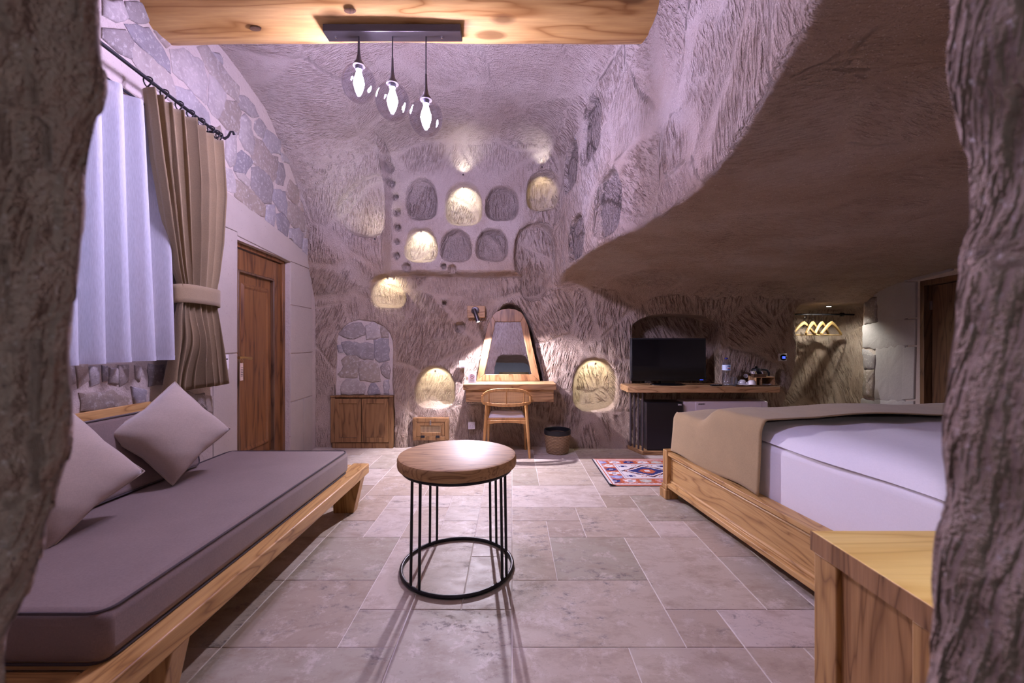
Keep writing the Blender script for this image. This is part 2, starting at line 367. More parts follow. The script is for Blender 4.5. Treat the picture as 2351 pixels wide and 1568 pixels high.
M['bluecap'] = plain('blue_cap', (0.02, 0.02, 0.25), 0.3)
M['labelw'] = plain('label_pale', (0.55, 0.66, 0.88), 0.4)
M['labelb'] = plain('label_blue', (0.03, 0.16, 0.60), 0.4)
M['red'] = plain('label_red', (0.6, 0.03, 0.06), 0.4)
M['card'] = plain('card_paper', (0.85, 0.82, 0.80), 0.6)
M['ink'] = plain('ink', (0.05, 0.04, 0.045), 0.6)
M['inkred'] = plain('ink_red', (0.45, 0.16, 0.14), 0.6)
M['tagwood'] = plain('pale_wood_tag', (0.66, 0.50, 0.38), 0.5)
M['hanger'] = plain('hanger_wood', (0.42, 0.27, 0.10), 0.4)
M['cane'] = cane_mat('cane_weave', 110.0, ('X', 'Z'))
M['canebig'] = cane_mat('cane_lattice', 62.0, ('X', 'Z'), (0.68, 0.50, 0.27), 0.46)
M['cutlery'] = plain('sachet_paper', (0.70, 0.62, 0.35), 0.5)
M['greyroom'] = plaster_mat('grey_plaster', (0.40, 0.40, 0.44), (0.52, 0.52, 0.56), 5.0, 0.2, 30)
M['whitepaint'] = plain('white_paint', (0.8, 0.8, 0.82), 0.7)
def basket_mat():
    m, nt, b = newmat('seagrass'); n = N(nt); tc = n('ShaderNodeTexCoord').outputs['Object']; sp = n('ShaderNodeSeparateXYZ'); nt.links.new(tc, sp.inputs[0])
    zz = n.math('MULTIPLY', sp.outputs[2], 62.0)
    at = n.math('MULTIPLY', n.math('ARCTAN2', sp.outputs[1], sp.outputs[0]), 16.0)
    row = n.math('SINE', n.math('MULTIPLY', zz, 6.2832)); wv = n.math('SINE', n.math('ADD', at, n.math('MULTIPLY', n.math('FLOOR', zz), 3.14159)))
    h = n.math('ADD', n.math('MULTIPLY', row, 0.5), n.math('MULTIPLY', wv, 0.5))
    k = n.noise(tc, 60, 3)
    col = n.mix(n.math('ADD', n.math('MULTIPLY', h, 0.25), n.math('MULTIPLY', k, 0.7)), (0.20, 0.115, 0.05), (0.56, 0.40, 0.23))
    nt.links.new(col, b.inputs['Base Color']); b.inputs['Roughness'].default_value = 0.75
    nt.links.new(n.bump(h, 0.9, 0.006), b.inputs['Normal']); return m
M['basket'] = basket_mat()
for k in ('led', 'blue'): M[k].cycles.emission_sampling = 'NONE'     # tiny lit lenses: seen, but the spot lamps behind them do the lighting
# ------------------------------------------------------------------ the carved rock: one air volume, meshed in pieces
def smax(a, b, k):
    h = np.clip(0.5 + 0.5 * (a - b) / k, 0, 1); return b + (a - b) * h + k * h * (1 - h)
def smin(a, b, k): return -smax(-a, -b, k)
def wl_x(Y): return -(2.02 + 0.06 * Y)           # plane of the left wall
def vnoise(p, seed=0):
    """value noise, p (n,3) -> (n,) in -1..1"""
    i = np.floor(p).astype(np.int64); f = p - i; f = f * f * (3 - 2 * f)
    def hsh(a, b, c):
        h = (a * 374761393 + b * 668265263 + c * 2147483647 + seed * 974711) & 0xffffffff
        h = ((h ^ (h >> 13)) * 1274126177) & 0xffffffff
        h = h ^ (h >> 16)
        return (h & 0xffff) / 32767.5 - 1.0
    r = 0
    for dx in (0, 1):
        for dy in (0, 1):
            for dz in (0, 1):
                wgt = (f[:, 0] if dx else 1 - f[:, 0]) * (f[:, 1] if dy else 1 - f[:, 1]) * (f[:, 2] if dz else 1 - f[:, 2])
                r = r + wgt * hsh(i[:, 0] + dx, i[:, 1] + dy, i[:, 2] + dz)
    return r
FY = np.array([-1, .40, .887, 1.05, 1.28, 1.53, 1.81, 2.2, 2.85, 3.58, 4.3, 4.83, 5.6]); FX = np.array([.55, .56, .656, .72, .773, .832, .871, .881, .81, .684, .59, .52, .48])
def face_x(y): return np.interp(y, FY, FX)
LZ = np.array([-.2, .5, .94, 1.09, 1.23, 1.41, 1.57, 1.8, 2.1]); LX = np.array([-.60, -.54, -.47, -.43, -.408, -.392, -.387, -.365, -.29])
RZ = np.array([-.2, .92, 1.1, 1.28, 1.37, 1.57, 1.8, 2.1]); RX = np.array([.34, .368, .384, .388, .405, .395, .37, .30])

def yback(x, z):
    base = 5.02 + 0 * x + 0 * z
    left = sm(-1.20, -1.27, x + 0.20 * sm(1.75, 2.0, z))        # the left bay stands proud
    upL = sm(1.6, 2.3, z)
    lefty = 4.96 - 0.25 * upL - 0.50 * np.clip((z - 2.45) / 0.8, 0, 1) ** 1.4 * sm(-1.6, -2.25, x)
    rgt = sm(0.0, 0.35, x); panel = sm(-1.55, -1.50, x) * sm(0.75, 0.45, x) * (sm(2.02, 2.08, z) * (1 - rgt) + sm(1.75, 2.45, z) * rgt)
    y = base - 0.11 * panel
    y = y + 0.05 * sm(1.7, 2.0, z) * sm(2.1, 1.98, z) * sm(-1.5, -1.3, x) * sm(.3, .1, x)
    y = y * (1 - left) + lefty * left
    return y
def air(x, y, z):
    yb = yback(x, z)
    fx = face_x(y)
    left = sm(-0.9, -2.2, x)
    ceil = 3.66 - 0.05 * sm(3.0, 4.8, y) - left * (0.16 + 0.22 * sm(3.0, 4.7, y)) - 0.10 * sm(0.0, 0.7, x)
    d1 = smax(x - fx, z - ceil, 0.30)
    d1 = smax(d1, y - yb, 0.28 + 0.22 * left)
    d1 = np.maximum(d1, 0.42 - y)
    zc = 1.95 + 0.05 * np.sin(x * 1.3 + 0.6) + 0.03 * np.sin(y * 2.1) - 0.10 * sm(3.2, 4.2, x)
    yb2 = 4.97 - 0.05 * sm(0.2, 0.8, x) * sm(1.6, 1.0, z)
    d2 = smax(z - zc, y - yb2, 0.46)
    d2 = smax(d2, x - 4.22, 0.30)
    d2 = np.maximum(np.maximum(d2, 0.42 - y), 0.25 - x)
    d = smin(d1, d2, 0.035)
    # the doorway the picture is taken from
    xl = np.interp(z, LZ, LX); xr = np.interp(z, RZ, RX)
    wob = 0.005 * np.sin(z * 17 + 1.0) + 0.004 * np.sin(z * 41 + y * 9)
    spl = np.clip(0.41 - y, 0, 0.3); xl = xl - 0.9 * spl; xr = xr + 0.30 * spl
    dt = smax(smax(xl + wob - x, x - xr + wob * 0.8, 0.05), z - 2.02, 0.15)
    dt = np.maximum(np.maximum(dt, y - 0.8), -0.6 - y)
    return smin(d, dt, 0.045)
def hit(px, py, fn=None):
    dr = np.array([(px - CX) / F, 1.0, -(py - CY) / F]); dr = dr / np.linalg.norm(dr); t = 0.75
    for _ in range(160):
        p = dr * t + np.array([0, 0, H]); d = float(air(np.array([p[0]]), np.array([p[1]]), np.array([p[2]]))[0])
        if d > -0.0015: break
        t += max(-d * 0.6, 0.001)
    return dr * t + np.array([0, 0, H])
def grad(p):
    e = 0.02; g = []
    for k in range(3):
        a = np.array(p, float); b_ = a.copy(); a[k] += e; b_[k] -= e
        g.append(float(air(*[np.array([q]) for q in a])[0] - air(*[np.array([q]) for q in b_])[0]))
    g = np.array(g); return g / (np.linalg.norm(g) + 1e-9)

CARVE = []     # centre, tangent, normal into the rock, half width, up, down, depth, exponent up, exponent down
NICHES = {}
def niche(key, x0, x1, y0, y1, depth, free=False, eu=2.3, ed=3.2, low=0.40, tilt=0.0):
    cx, cy = (x0 + x1) / 2, (y0 + y1) / 2
    c = hit(cx, cy); 
    if free:
        n = grad(c); n[2] *= 0.4; n /= np.linalg.norm(n)
        a = min(np.linalg.norm(hit(x1, cy) - hit(x0, cy)) / 2, .26); hh = np.linalg.norm(hit(cx, y0) - hit(cx, y1))
    else:
        n = np.array([0, 1.0, 0]); a = (x1 - x0) / 2 * c[1] / F; hh = (y1 - y0) * c[1] / F
    t = np.cross(np.array([0, 0, 1.0]), n); t /= np.linalg.norm(t); up = np.cross(n, t)
    if tilt:
        t, up = t * math.cos(tilt) + up * math.sin(tilt), up * math.cos(tilt) - t * math.sin(tilt)
    c = c + up * hh * (low - 0.5)
    rec = (c, t, n, up, a, hh * (1 - low), hh * low, depth, eu, ed, free)
    CARVE.append(rec); NICHES[key] = rec
niche('n1', 932, 1004, 408, 506, .13); niche('n2', 1022, 1106, 418, 517, .20); niche('n3', 1115, 1190, 427, 506, .17)
niche('n4', 1209, 1284, 393, 483, .22); niche('n5', 929, 1002, 522, 601, .18); niche('n6', 1012, 1081, 526, 600, .16); niche('n7', 1093, 1166, 525, 599, .16)
niche('n8', 849, 929, 630, 707, .20); niche('n9', 953, 1044, 842, 938, .22); niche('n10', 1316, 1420, 822, 944, .24)
niche('n11', 982, 1031, 730, 780, .05); niche('slot', 1180, 1276, 512, 668, .16, low=.55, ed=2.0); niche('slot2', 1193, 1254, 600, 690, .14, ed=2.2)
niche('p1', 1328, 1376, 235, 366, .06, True); niche('p2', 1290, 1328, 328, 436, .06, True); niche('p3', 1352, 1428, 398, 540, .065, True)
niche('p4', 1292, 1350, 495, 605, .06, True)
niche('scoop', 790, 905, 395, 545, .10, low=.3, eu=2, ed=2, tilt=0.5)
for i, (hx, hy, r) in enumerate([(887, 384, 9), (892, 420, 8), (900, 451, 8), (905, 487, 8), (906, 522, 8), (905, 555, 7), (903, 587, 8), (932, 613, 9), (1018, 611, 6), (1037, 618, 10), (1019, 697, 6), (1056, 751, 12)]):
    niche('h%d' % i, hx - r + (6 if i < 7 else 0), hx + r + (6 if i < 7 else 0), hy - r * 1.1, hy + r * 1.1, .10, ed=2, low=.5)
niche('hole', 1782, 1803, 848, 884, .12, ed=2, low=.5)
def carve_val(rec, x, y, z):
    c, t, n, up, a, hu, hd, dp, eu, ed, flat = rec
    dx, dy, dz = x - c[0], y - c[1], z - c[2]
    u = (dx * t[0] + dy * t[1] + dz * t[2]) / a; v = dx * up[0] + dy * up[1] + dz * up[2]; q = (dx * n[0] + dy * n[1] + dz * n[2]) / dp
    q = np.where(q < 0, q * 0.35, q)
    upm = v > 0
    vv = np.abs(np.where(upm, v / hu, v / hd)); uu = np.abs(u); qq = np.abs(q)
    if flat:     # shallow pocket of even depth with a crisp rim
        g = np.where(upm, uu ** eu + vv ** eu, uu ** ed + vv ** ed) ** 0.45
        return np.maximum((g - 1) * min(a, hu) * 0.8, np.maximum(air(x, y, z) - dp, 2.06 - z))
    f = np.where(upm, (uu ** eu + vv ** eu + qq ** 2.2), (uu ** ed + vv ** ed + qq ** 2.2))
    f = f ** 0.42
    return (f - 1) * min(a, dp, hu) * 0.9
def arch_niche(x, y, z, x0, x1, z0, zs, z1, y0, depth, r=0.03, taper=0.0):
    """opening with straight sides and an arched top"""
    xc = (x0 + x1) / 2; hw = (x1 - x0) / 2 - taper * np.clip(z - z0, 0, 2)
    top = zs + (z1 - zs) * np.sqrt(np.clip(1 - ((x - xc) / np.maximum(hw, .05)) ** 2, 0, 1))
    d = smax(np.abs(x - xc) - hw, z - top, 0.03)
    d = np.maximum(d, z0 - z); d = smax(d, y - (y0 + depth), 0.06)
    return np.maximum(d, y0 - 0.5 - y)
def box_carves(x, y, z, d):
    # mirror arch, television arch, wardrobe recess, walled-up arch
    d = smin(d, arch_niche(x, y, z, -.44, .39, .70, 1.25, 1.70, 5.0, .22, taper=.19), .03)
    d = smin(d, arch_niche(x, y, z, 1.42, 2.44, .68, 1.40, 1.575, 4.95, .26), .012)
    xl = np.interp(z, [-.1, .35, .75, 1.1, 2], [3.02, 3.10, 3.28, 3.34, 3.36])
    dw = smax(xl - x, x - 4.28, .06); dw = smax(dw, z - 1.70, .10); dw = smax(dw, y - 5.55, .12); dw = np.maximum(dw, 4.5 - y)
    d = smin(d, dw, .02)
    d = smin(d, arch_niche(x, y, z, -2.10, -1.385, -.2, 1.25, 1.50, 4.9, .20, taper=.02), .015)
    return d

def surface_nets(lo, hi, h):
    n = np.ceil((np.array(hi) - np.array(lo)) / h).astype(int) + 1
    ax = [(lo[k] + h * np.arange(n[k])).astype(np.float32) for k in range(3)]
    # coarse pass: only blocks the surface crosses are evaluated finely
    x = ax[0][:, None, None]; y = ax[1][None, :, None]; z = ax[2][None, None, :]
    vol = np.empty(tuple(n), np.float32)
    for i0 in range(0, n[0], 64):
        sl = slice(i0, min(i0 + 64, n[0]))
        X, Y_, Z = np.broadcast_arrays(x[sl], y, z)
        d = air(X, Y_, Z)
        if hi[1] > 4.5: d = box_carves(X, Y_, Z, d)
        vol[sl] = d
    if hi[1] > 3.0:
        for rec in CARVE:
            c = rec[0]; r = max(rec[4], rec[5], rec[6], rec[7]) + 0.08
            s = []
            for k in range(3):
                a = int(max(0, math.floor((c[k] - r - lo[k]) / h))); b_ = int(min(n[k], math.ceil((c[k] + r - lo[k]) / h) + 1)); s.append(slice(a, b_))
            if any(q.stop <= q.start for q in s): continue
            X, Y_, Z = np.broadcast_arrays(x[s[0]], y[:, s[1]], z[:, :, s[2]])
            vol[s[0], s[1], s[2]] = smin(vol[s[0], s[1], s[2]], carve_val(rec, X, Y_, Z), 0.018)
    neg = vol < 0
    cnt = np.zeros(tuple(n - 1), np.int8)
    for a in (0, 1):
        for b_ in (0, 1):
            for c in (0, 1):
                cnt += neg[a:n[0] - 1 + a, b_:n[1] - 1 + b_, c:n[2] - 1 + c]
    act = np.argwhere((cnt > 0) & (cnt < 8))
    idx = np.full(tuple(n - 1), -1, np.int32); idx[act[:, 0], act[:, 1], act[:, 2]] = np.arange(len(act))
    acc = np.zeros((len(act), 3)); num = np.zeros(len(act))
    cor = [(a, b_, c) for a in (0, 1) for b_ in (0, 1) for c in (0, 1)]
    for p in cor:
        for k in range(3):
            if p[k]: continue
            q = list(p); q[k] = 1
            v0 = vol[act[:, 0] + p[0], act[:, 1] + p[1], act[:, 2] + p[2]]; v1 = vol[act[:, 0] + q[0], act[:, 1] + q[1], act[:, 2] + q[2]]
            cr = (v0 < 0) != (v1 < 0); t = np.where(cr, v0 / np.where(cr, v0 - v1, 1), 0)
            pos = np.array(p, float)[None, :].repeat(len(act), 0); pos[:, k] = t
            acc += pos * cr[:, None]; num += cr
    V = (act + acc / num[:, None]) * h + np.array(lo)
    faces = []
    for k in range(3):
        a, b_ = [(1, 2), (2, 0), (0, 1)][k]
        s0 = [slice(None)] * 3; s1 = [slice(None)] * 3; s0[k] = slice(0, -1); s1[k] = slice(1, None)
        e = np.argwhere(neg[tuple(s0)] != neg[tuple(s1)])
        ok = (e[:, a] > 0) & (e[:, b_] > 0) & (e[:, a] < n[a] - 1) & (e[:, b_] < n[b_] - 1)
        e = e[ok]; quad = []
        for da, db in ((1, 1), (0, 1), (0, 0), (1, 0)):
            c = e.copy(); c[:, a] -= da; c[:, b_] -= db; quad.append(idx[c[:, 0], c[:, 1], c[:, 2]])
        quad = np.stack(quad, 1)
        flip = neg[e[:, 0], e[:, 1], e[:, 2]]
        quad[flip] = quad[flip][:, ::-1]
        faces.append(quad)
    Fq = np.concatenate(faces); Fq = Fq[(Fq >= 0).all(1)]
    return V, Fq
def vnormals(V, Fq):
    a = V[Fq[:, 2]] - V[Fq[:, 0]]; b_ = V[Fq[:, 3]] - V[Fq[:, 1]]; fn = np.cross(a, b_)
    vn = np.zeros_like(V)
    for k in range(4): np.add.at(vn, Fq[:, k], fn)
    return vn / (np.linalg.norm(vn, axis=1, keepdims=True) + 1e-12), fn
def rough_up(V, vn, amp=1.0):
    d = 0.012 * vnoise(V * 2.6, 1) + 0.005 * vnoise(V * 7.3, 2) + 0.0035 * vnoise(V * 16, 3)
    st = V * np.array([30, 30, 9.0]); d = d + 0.0042 * vnoise(st + 0.35 * V[:, [2, 0, 1]] * 30, 4) + 0.0022 * vnoise(V * 55, 5)
    return V + vn * (d * amp)[:, None]
_rs = np.random.RandomState(3)
SEED = np.stack([_rs.uniform(-2.7, 4.5, 900), _rs.uniform(-.6, 5.8, 900), _rs.uniform(-.1, 3.9, 900)], 1).astype(np.float32)
SANG = _rs.normal(0, .30, 900); SRND = _rs.uniform(0, 40, 900)
def strokes(V, vn):
    """per-vertex stroke coordinates: across the strokes, along the strokes, patch offset"""
    q = V + 0.10 * np.stack([vnoise(V * 3, 11), vnoise(V * 3, 12), vnoise(V * 3, 13)], 1)
    near = np.empty(len(V), np.int64); gap = np.empty(len(V)); s2 = (SEED ** 2).sum(1)
    for i in range(0, len(V), 20000):
        c = q[i:i + 20000].astype(np.float32); dd = s2[None, :] - 2 * c @ SEED.T + (c ** 2).sum(1)[:, None]; near[i:i + 20000] = dd.argmin(1); pt = np.sqrt(np.maximum(np.partition(dd, 1, axis=1)[:, :2], 0)); gap[i:i + 20000] = pt[:, 1] - pt[:, 0]
    aw = np.abs(vn) * np.array([1.0, 1.0, 1.05]); k = aw.argmax(1)
    loc = V - SEED[near]
    u = np.where(k == 1, loc[:, 0], loc[:, 1]); v = np.where(k == 2, loc[:, 0], loc[:, 2])
    base = np.where(k == 1, np.where(SEED[near, 0] > .35, -.30, .10), np.where(k == 0, .35, -.10))
    a = base + SANG[near] * np.where(k == 0, .8, 1.0); ca, sa = np.cos(a), np.sin(a)
    S = 58.0 + 12.0 * np.sin(SRND[near]); S = np.where((SEED[near, 0] > .35) & (k == 1), 40.0, S); S = np.where(k == 2, 80.0, S)
    suv = np.stack([(u * ca - v * sa) * S, (u * sa + v * ca) * S * .20, SRND[near]], 1)
    dep = np.ones(len(V)) * (0.75 + 0.25 * np.cos(SRND[near]))
    dep = np.where((SEED[near, 0] > .35) & (k == 1) & (V[:, 1] > 4), 1.15, dep)
    pan = sm(-1.5, -1.42, V[:, 0]) * sm(.3, .1, V[:, 0]) * sm(1.98, 2.08, V[:, 2]) * sm(3.4, 3.1, V[:, 2]) * (V[:, 1] > 4.5) * (V[:, 1] < 4.94)
    dep = dep * (1 - .8 * pan) * np.where(k == 2, np.where(V[:, 2] < 2.4, .45, .6), 1.0)
    so = np.sort(aw, 1); dep = dep * sm(.006, .06, gap) * sm(.03, .22, so[:, 2] - so[:, 1])
    grey = np.zeros(len(V))
    for key, amt in (('p1', 1), ('p2', 1), ('p3', 1), ('p4', 1), ('n1', .55), ('n3', .55), ('n6', .55), ('n7', .55)):
        c, t, n, up, a, hu, hd, dp, eu, ed, flat = NICHES[key]
        r = max(a, hu, hd) + .05; ix = np.flatnonzero((np.abs(V - c) < r).all(1))
        if not len(ix): continue
        l = V[ix] - c; u_ = np.abs(l @ t) / a; v_ = l @ up; w_ = np.where(v_ > 0, v_ / hu, -v_ / hd)
        g = (u_ ** 2.4 + w_ ** 2.4) ** .42 + .06 * vnoise(V[ix] * 25, 21)
        grey[ix] = np.maximum(grey[ix], amt * sm(1.02, .94, g) * (V[ix, 2] > 2.06)); dep[ix] = np.where((grey[ix] > .9), 1.1, dep[ix])
    return suv.astype(np.float32), dep.astype(np.float32), grey.astype(np.float32)
def rock_pieces(lo, hi, h, names, amp=None):
    V, Fq = surface_nets(lo, hi, h)
    vn, fn = vnormals(V, Fq)
    V = rough_up(V, vn, 1.0 if amp is None else amp(V)); vn, fn = vnormals(V, Fq)
    # normals look into the air
    cen = V[Fq].mean(1)
    lab = names(cen); suv, dep, grey = strokes(V, vn)
    for nm in sorted(set(lab)):
        if nm == '': continue
        sel = Fq[lab == nm]; u, inv = np.unique(sel, return_inverse=True); f = inv.reshape(-1, 4)
        me = bpy.data.meshes.new(nm); me.vertices.add(len(u)); me.vertices.foreach_set('co', V[u].astype(np.float32).ravel())
        me.loops.add(f.size); me.loops.foreach_set('vertex_index', f.astype(np.int32).ravel())
        me.polygons.add(len(f)); me.polygons.foreach_set('loop_start', (np.arange(len(f)) * 4).astype(np.int32)); me.polygons.foreach_set('loop_total', np.full(len(f), 4, np.int32))
        me.update(); me.validate(); me.shade_smooth()
        me.normals_split_custom_set_from_vertices(vn[u].tolist())
        at = me.attributes.new('stroke_uv', 'FLOAT_VECTOR', 'POINT'); at.data.foreach_set('vector', suv[u].ravel())
        at = me.attributes.new('stroke_depth', 'FLOAT', 'POINT'); at.data.foreach_set('value', dep[u])
        at = me.attributes.new('grey_patch', 'FLOAT', 'POINT'); at.data.foreach_set('value', grey[u])
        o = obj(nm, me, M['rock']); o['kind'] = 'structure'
def nm_front(c):
    r = np.full(len(c), 'wall_front', object); r[(c[:, 2] > 3.2)] = 'ceiling'; return r
def nm_main(c):
    r = np.full(len(c), 'ceiling', object)
    fx = face_x(c[:, 1])
    r[(c[:, 0] < fx + 0.1) & (c[:, 0] > fx - .22) & (c[:, 2] > 1.9) & (c[:, 2] < 3.35)] = 'wall_overhang'
    r[(c[:, 2] < 1.86) & (c[:, 0] > 3.0)] = 'wall_side'
    r[(c[:, 1] < 0.75)] = 'wall_front'
    r[(np.abs(c[:, 0]) < 0.74) & (c[:, 2] < 2.2) & (c[:, 1] < 0.55)] = ''; r[(c[:, 1] < 0.40) & (c[:, 0] > -1.0) & (c[:, 0] < .8)] = ''
    return r
def nm_door(c):
    r = np.full(len(c), 'wall_doorway', object); r[(c[:, 1] > 0.56) | ((np.abs(c[:, 0]) > 0.75) & (c[:, 1] > .38)) | (c[:, 2] > 2.21)] = ''; return r
rock_pieces((-2.62, 4.10, -0.05), (4.45, 5.75, 3.85), 0.014, lambda c: np.full(len(c), 'wall_back', object))
rock_pieces((-2.75, 0.30, -0.05), (4.45, 4.10 + .024, 3.9), 0.024, nm_main)
rock_pieces((-0.90, -0.55, -0.05), (0.80, 0.62, 2.3), 0.012, nm_door, amp=lambda V: 0.75)
# ------------------------------------------------------------------ floor of travertine slabs
fo = MB().box(-2.6, 4.6, -0.6, 5.8, -0.12, -0.0028).build('floor', M['grout']); fo['kind'] = 'structure'
GX, GY = 0.238, 0.2425
def cell(i, j): return (0.0 + i * GX, 1.72 + j * GY)
fixed = [(1,2,2,2),(3,1,2,3),(5,3,1,2),(5,1,1,2),(2,4,2,2),(4,5,2,2),(3,6,1,1),(4,4,1,1),(1,4,1,1),(0,5,2,1),(0,6,3,2),(0,2,1,3),(0,0,3,2),(3,0,1,1),(4,0,2,1),(0,-2,2,2),(2,-2,2,2),(1,8,2,2),
         (-3,0,1,1),(-5,0,2,2),(-5,2,2,2),(-3,1,1,3),(-4,4,1,2),(-5,4,1,1),(-2,4,1,1),(-2,5,1,2),(-2,-1,2,2),(-5,-2,3,2),(-2,1,1,3),(-1,1,1,2),(-1,3,1,1)]
occ = {}
I0, I1, J0, J1 = -10, 19, -9, 17
def claim(i, j, a, b_):
    cs = [(i + p, j + q) for p in range(a) for q in range(b_)]
    if any(c in occ or not (I0 <= c[0] < I1 and J0 <= c[1] < J1) for c in cs): return False
    for c in cs: occ[c] = 1
    return True
tiles = []
for t in fixed:
    if claim(*t): tiles.append(t)
for j in range(J0, J1):
    for i in range(I0, I1):
        if (i, j) in occ: continue
        opt = [(3, 2), (2, 3), (2, 2), (2, 2), (1, 2), (2, 1)]; rnd.shuffle(opt)
        if rnd.random() < .12: opt = []
        for a, b_ in opt + [(2, 1), (1, 2), (1, 1)]:
            if claim(i, j, a, b_): tiles.append((i, j, a, b_)); break
g = 0.0022; tcache = {}
for (i, j, a, b_) in tiles:
    x, y = cell(i, j); 
    if x + a * GX < -2.35 or y + b_ * GY < 0.2 or y > 5.6: continue
    if (x > 1.9 and y + b_ * GY < 3.2 and y > 1.0): pass
    if (a, b_) not in tcache:
        W_, D_ = a * GX, b_ * GY
        q = lambda k, zz: [Vector((k, k, zz)), Vector((W_ - k, k, zz)), Vector((W_ - k, D_ - k, zz)), Vector((k, D_ - k, zz))]
        o = MB().frus([q(g, -0.02), q(g, -0.0012), q(g + 0.0014, 0.0)]).build('floor_tile', M['trav'], fo, smooth=0)
        tcache[(a, b_)] = o.data
    else:
        o = obj('floor_tile', tcache[(a, b_)], None, fo)
    o.location = (x, y, rnd.uniform(-0.0008, 0.0))
# ------------------------------------------------------------------ left wall: lime mortar, rubble, dressed stone round the door
def WL(Y, z, off=0.0): return Vector((wl_x(Y) + off, Y, z))
def wl_hit(px, py, off=0.0):
    r = (px - CX) / F; Y = (2.02 - off) / (-r - 0.06); return Y, H - (py - CY) * Y / F
DY0, DY1, DZ = 3.40, 4.32, 2.075
WY0, WY1, WZ0, WZ1 = 1.35, 2.42, 1.13, 2.52
wm = MB()
def wpiece(y0, y1, z0, z1, f=0.0, b_=-0.34, zz=None):
    wm.prism([WL(y0, z0, f), WL(y0, z1, f), WL(y1, zz or z1, f), WL(y1, z0, f)], [WL(y0, z0, b_), WL(y0, z1, b_), WL(y1, zz or z1, b_), WL(y1, z0, b_)])
wpiece(.2, WY0, -.02, 4.0); wpiece(WY0, WY1, -.02, WZ0); wpiece(WY0, WY1, WZ1, 4.0); wpiece(WY1, DY0, -.02, 4.0)
wpiece(DY0, DY1, DZ, 4.0); wpiece(DY1, 5.5, -.02, 4.0)
wleft = wm.build('wall_left', M['mortar'], smooth=0); wleft['kind'] = 'structure'
def stone(poly, off=0.035, mat='rubble', parent=None, sub=True, base=-0.05, to=None, name='stone', rim=0.75):
    """an irregular stone standing proud of the wall: outline from wall coordinates"""
    pts = [Vector((a, b_, 0)) for a, b_ in poly]; c = sum(pts, Vector()) / len(pts); pts = [c + (p - c) * 1.10 for p in pts]
    # subdivide outline and roughen
    out = []
    for k in range(len(pts)):
        a, b_ = pts[k], pts[(k + 1) % len(pts)]; m = max(1, int((b_ - a).length / 0.045))
        for q in range(m):
            p = a.lerp(b_, q / m)
            if q: p = p + Vector((rnd.uniform(-1, 1), rnd.uniform(-1, 1), 0)) * 0.011
            out.append(p)
    sz = max((p - c).length for p in out)
    def ring(s, z, jit=0.0): return [c + (p - c) * s + Vector((0, 0, z + rnd.uniform(-jit, jit))) for p in out]
    k1 = max(0.5, 1 - 0.012 / sz); k2 = max(0.4, 1 - 0.035 / sz)
    rings = [ring(1.0, base), ring(1.0, off * 0.35), ring(k1, off * 0.8, off * .1), ring(k2, off, off * .22), ring(k2 * .5, off * 1.12, off * .25)]
    n = len(out); m = MB(); vs_ = [to(p.x, p.y, p.z) for r in rings for p in r]; fs = []
    for r in range(len(rings) - 1):
        for i in range(n):
            j = (i + 1) % n; fs.append((r * n + i, r * n + j, (r + 1) * n + j, (r + 1) * n + i))
    vs_.append(to(c.x, c.y, off * 1.15)); last = (len(rings) - 1) * n
    for i in range(n): fs.append((last + i, last + (i + 1) % n, len(vs_) - 1))
    m.add(vs_, fs)
    return m.build(name, M[mat], parent, smooth=50)
def zz(lst, ox, oy, s): return [[(ox + a * s, oy + b_ * s) for a, b_ in p] for p in lst]
A = zz([[(20,90),(60,95),(80,130),(85,170),(55,150)], [(0,250),(60,290),(110,370),(105,440),(60,535),(20,500),(-10,440)],
 [(110,420),(180,430),(210,500),(200,600),(190,640),(130,620),(65,540)], [(195,385),(240,390),(300,450),(330,520),(290,530),(240,490),(200,470)],
 [(205,530),(240,515),(275,560),(285,640),(300,700),(285,780),(240,740),(205,670),(200,580)], [(310,560),(340,540),(385,600),(365,670),(330,650),(305,610)],
 [(365,690),(395,620),(440,650),(480,690),(480,780),(420,775),(380,730)], [(285,760),(310,670),(360,700),(420,790),(460,800),(450,930),(420,965),(360,890),(300,840)],
 [(110,630),(180,640),(175,720),(165,850),(140,860),(110,800)], [(165,800),(220,760),(290,830),(270,870),(240,920),(170,890)], [(175,905),(230,910),(280,960),(265,1005),(200,950)],
 [(290,880),(330,870),(400,930),(425,1000),(415,1110),(370,1110),(310,1050),(285,990)], [(460,830),(500,850),(515,930),(500,990),(455,970)],
 [(430,1020),(510,1040),(525,1130),(520,1210),(470,1160),(430,1090)], [(105,870),(150,890),(175,960),(175,1040),(120,1020)],
 [(180,960),(290,1030),(375,1130),(370,1200),(300,1180),(180,1070)], [(385,1140),(440,1130),(450,1200),(435,1275),(385,1235)], [(455,1190),(500,1190),(540,1250),(525,1340),(470,1290)],
 [(530,1100),(600,1140),(640,1200),(640,1300),(570,1270),(525,1200)], [(545,1290),(600,1280),(630,1320),(620,1420),(545,1350)], [(650,1230),(690,1270),(705,1330),(695,1380),(650,1340)],
 [(635,1370),(670,1350),(710,1420),(708,1510),(630,1440)], [(605,1100),(640,1120),(660,1190),(615,1160)], [(520,1040),(550,960),(600,1010),(605,1090),(590,1130),(540,1080)], [(480,770),(545,820),(548,850),(500,830)]], 480, 90, .3381)
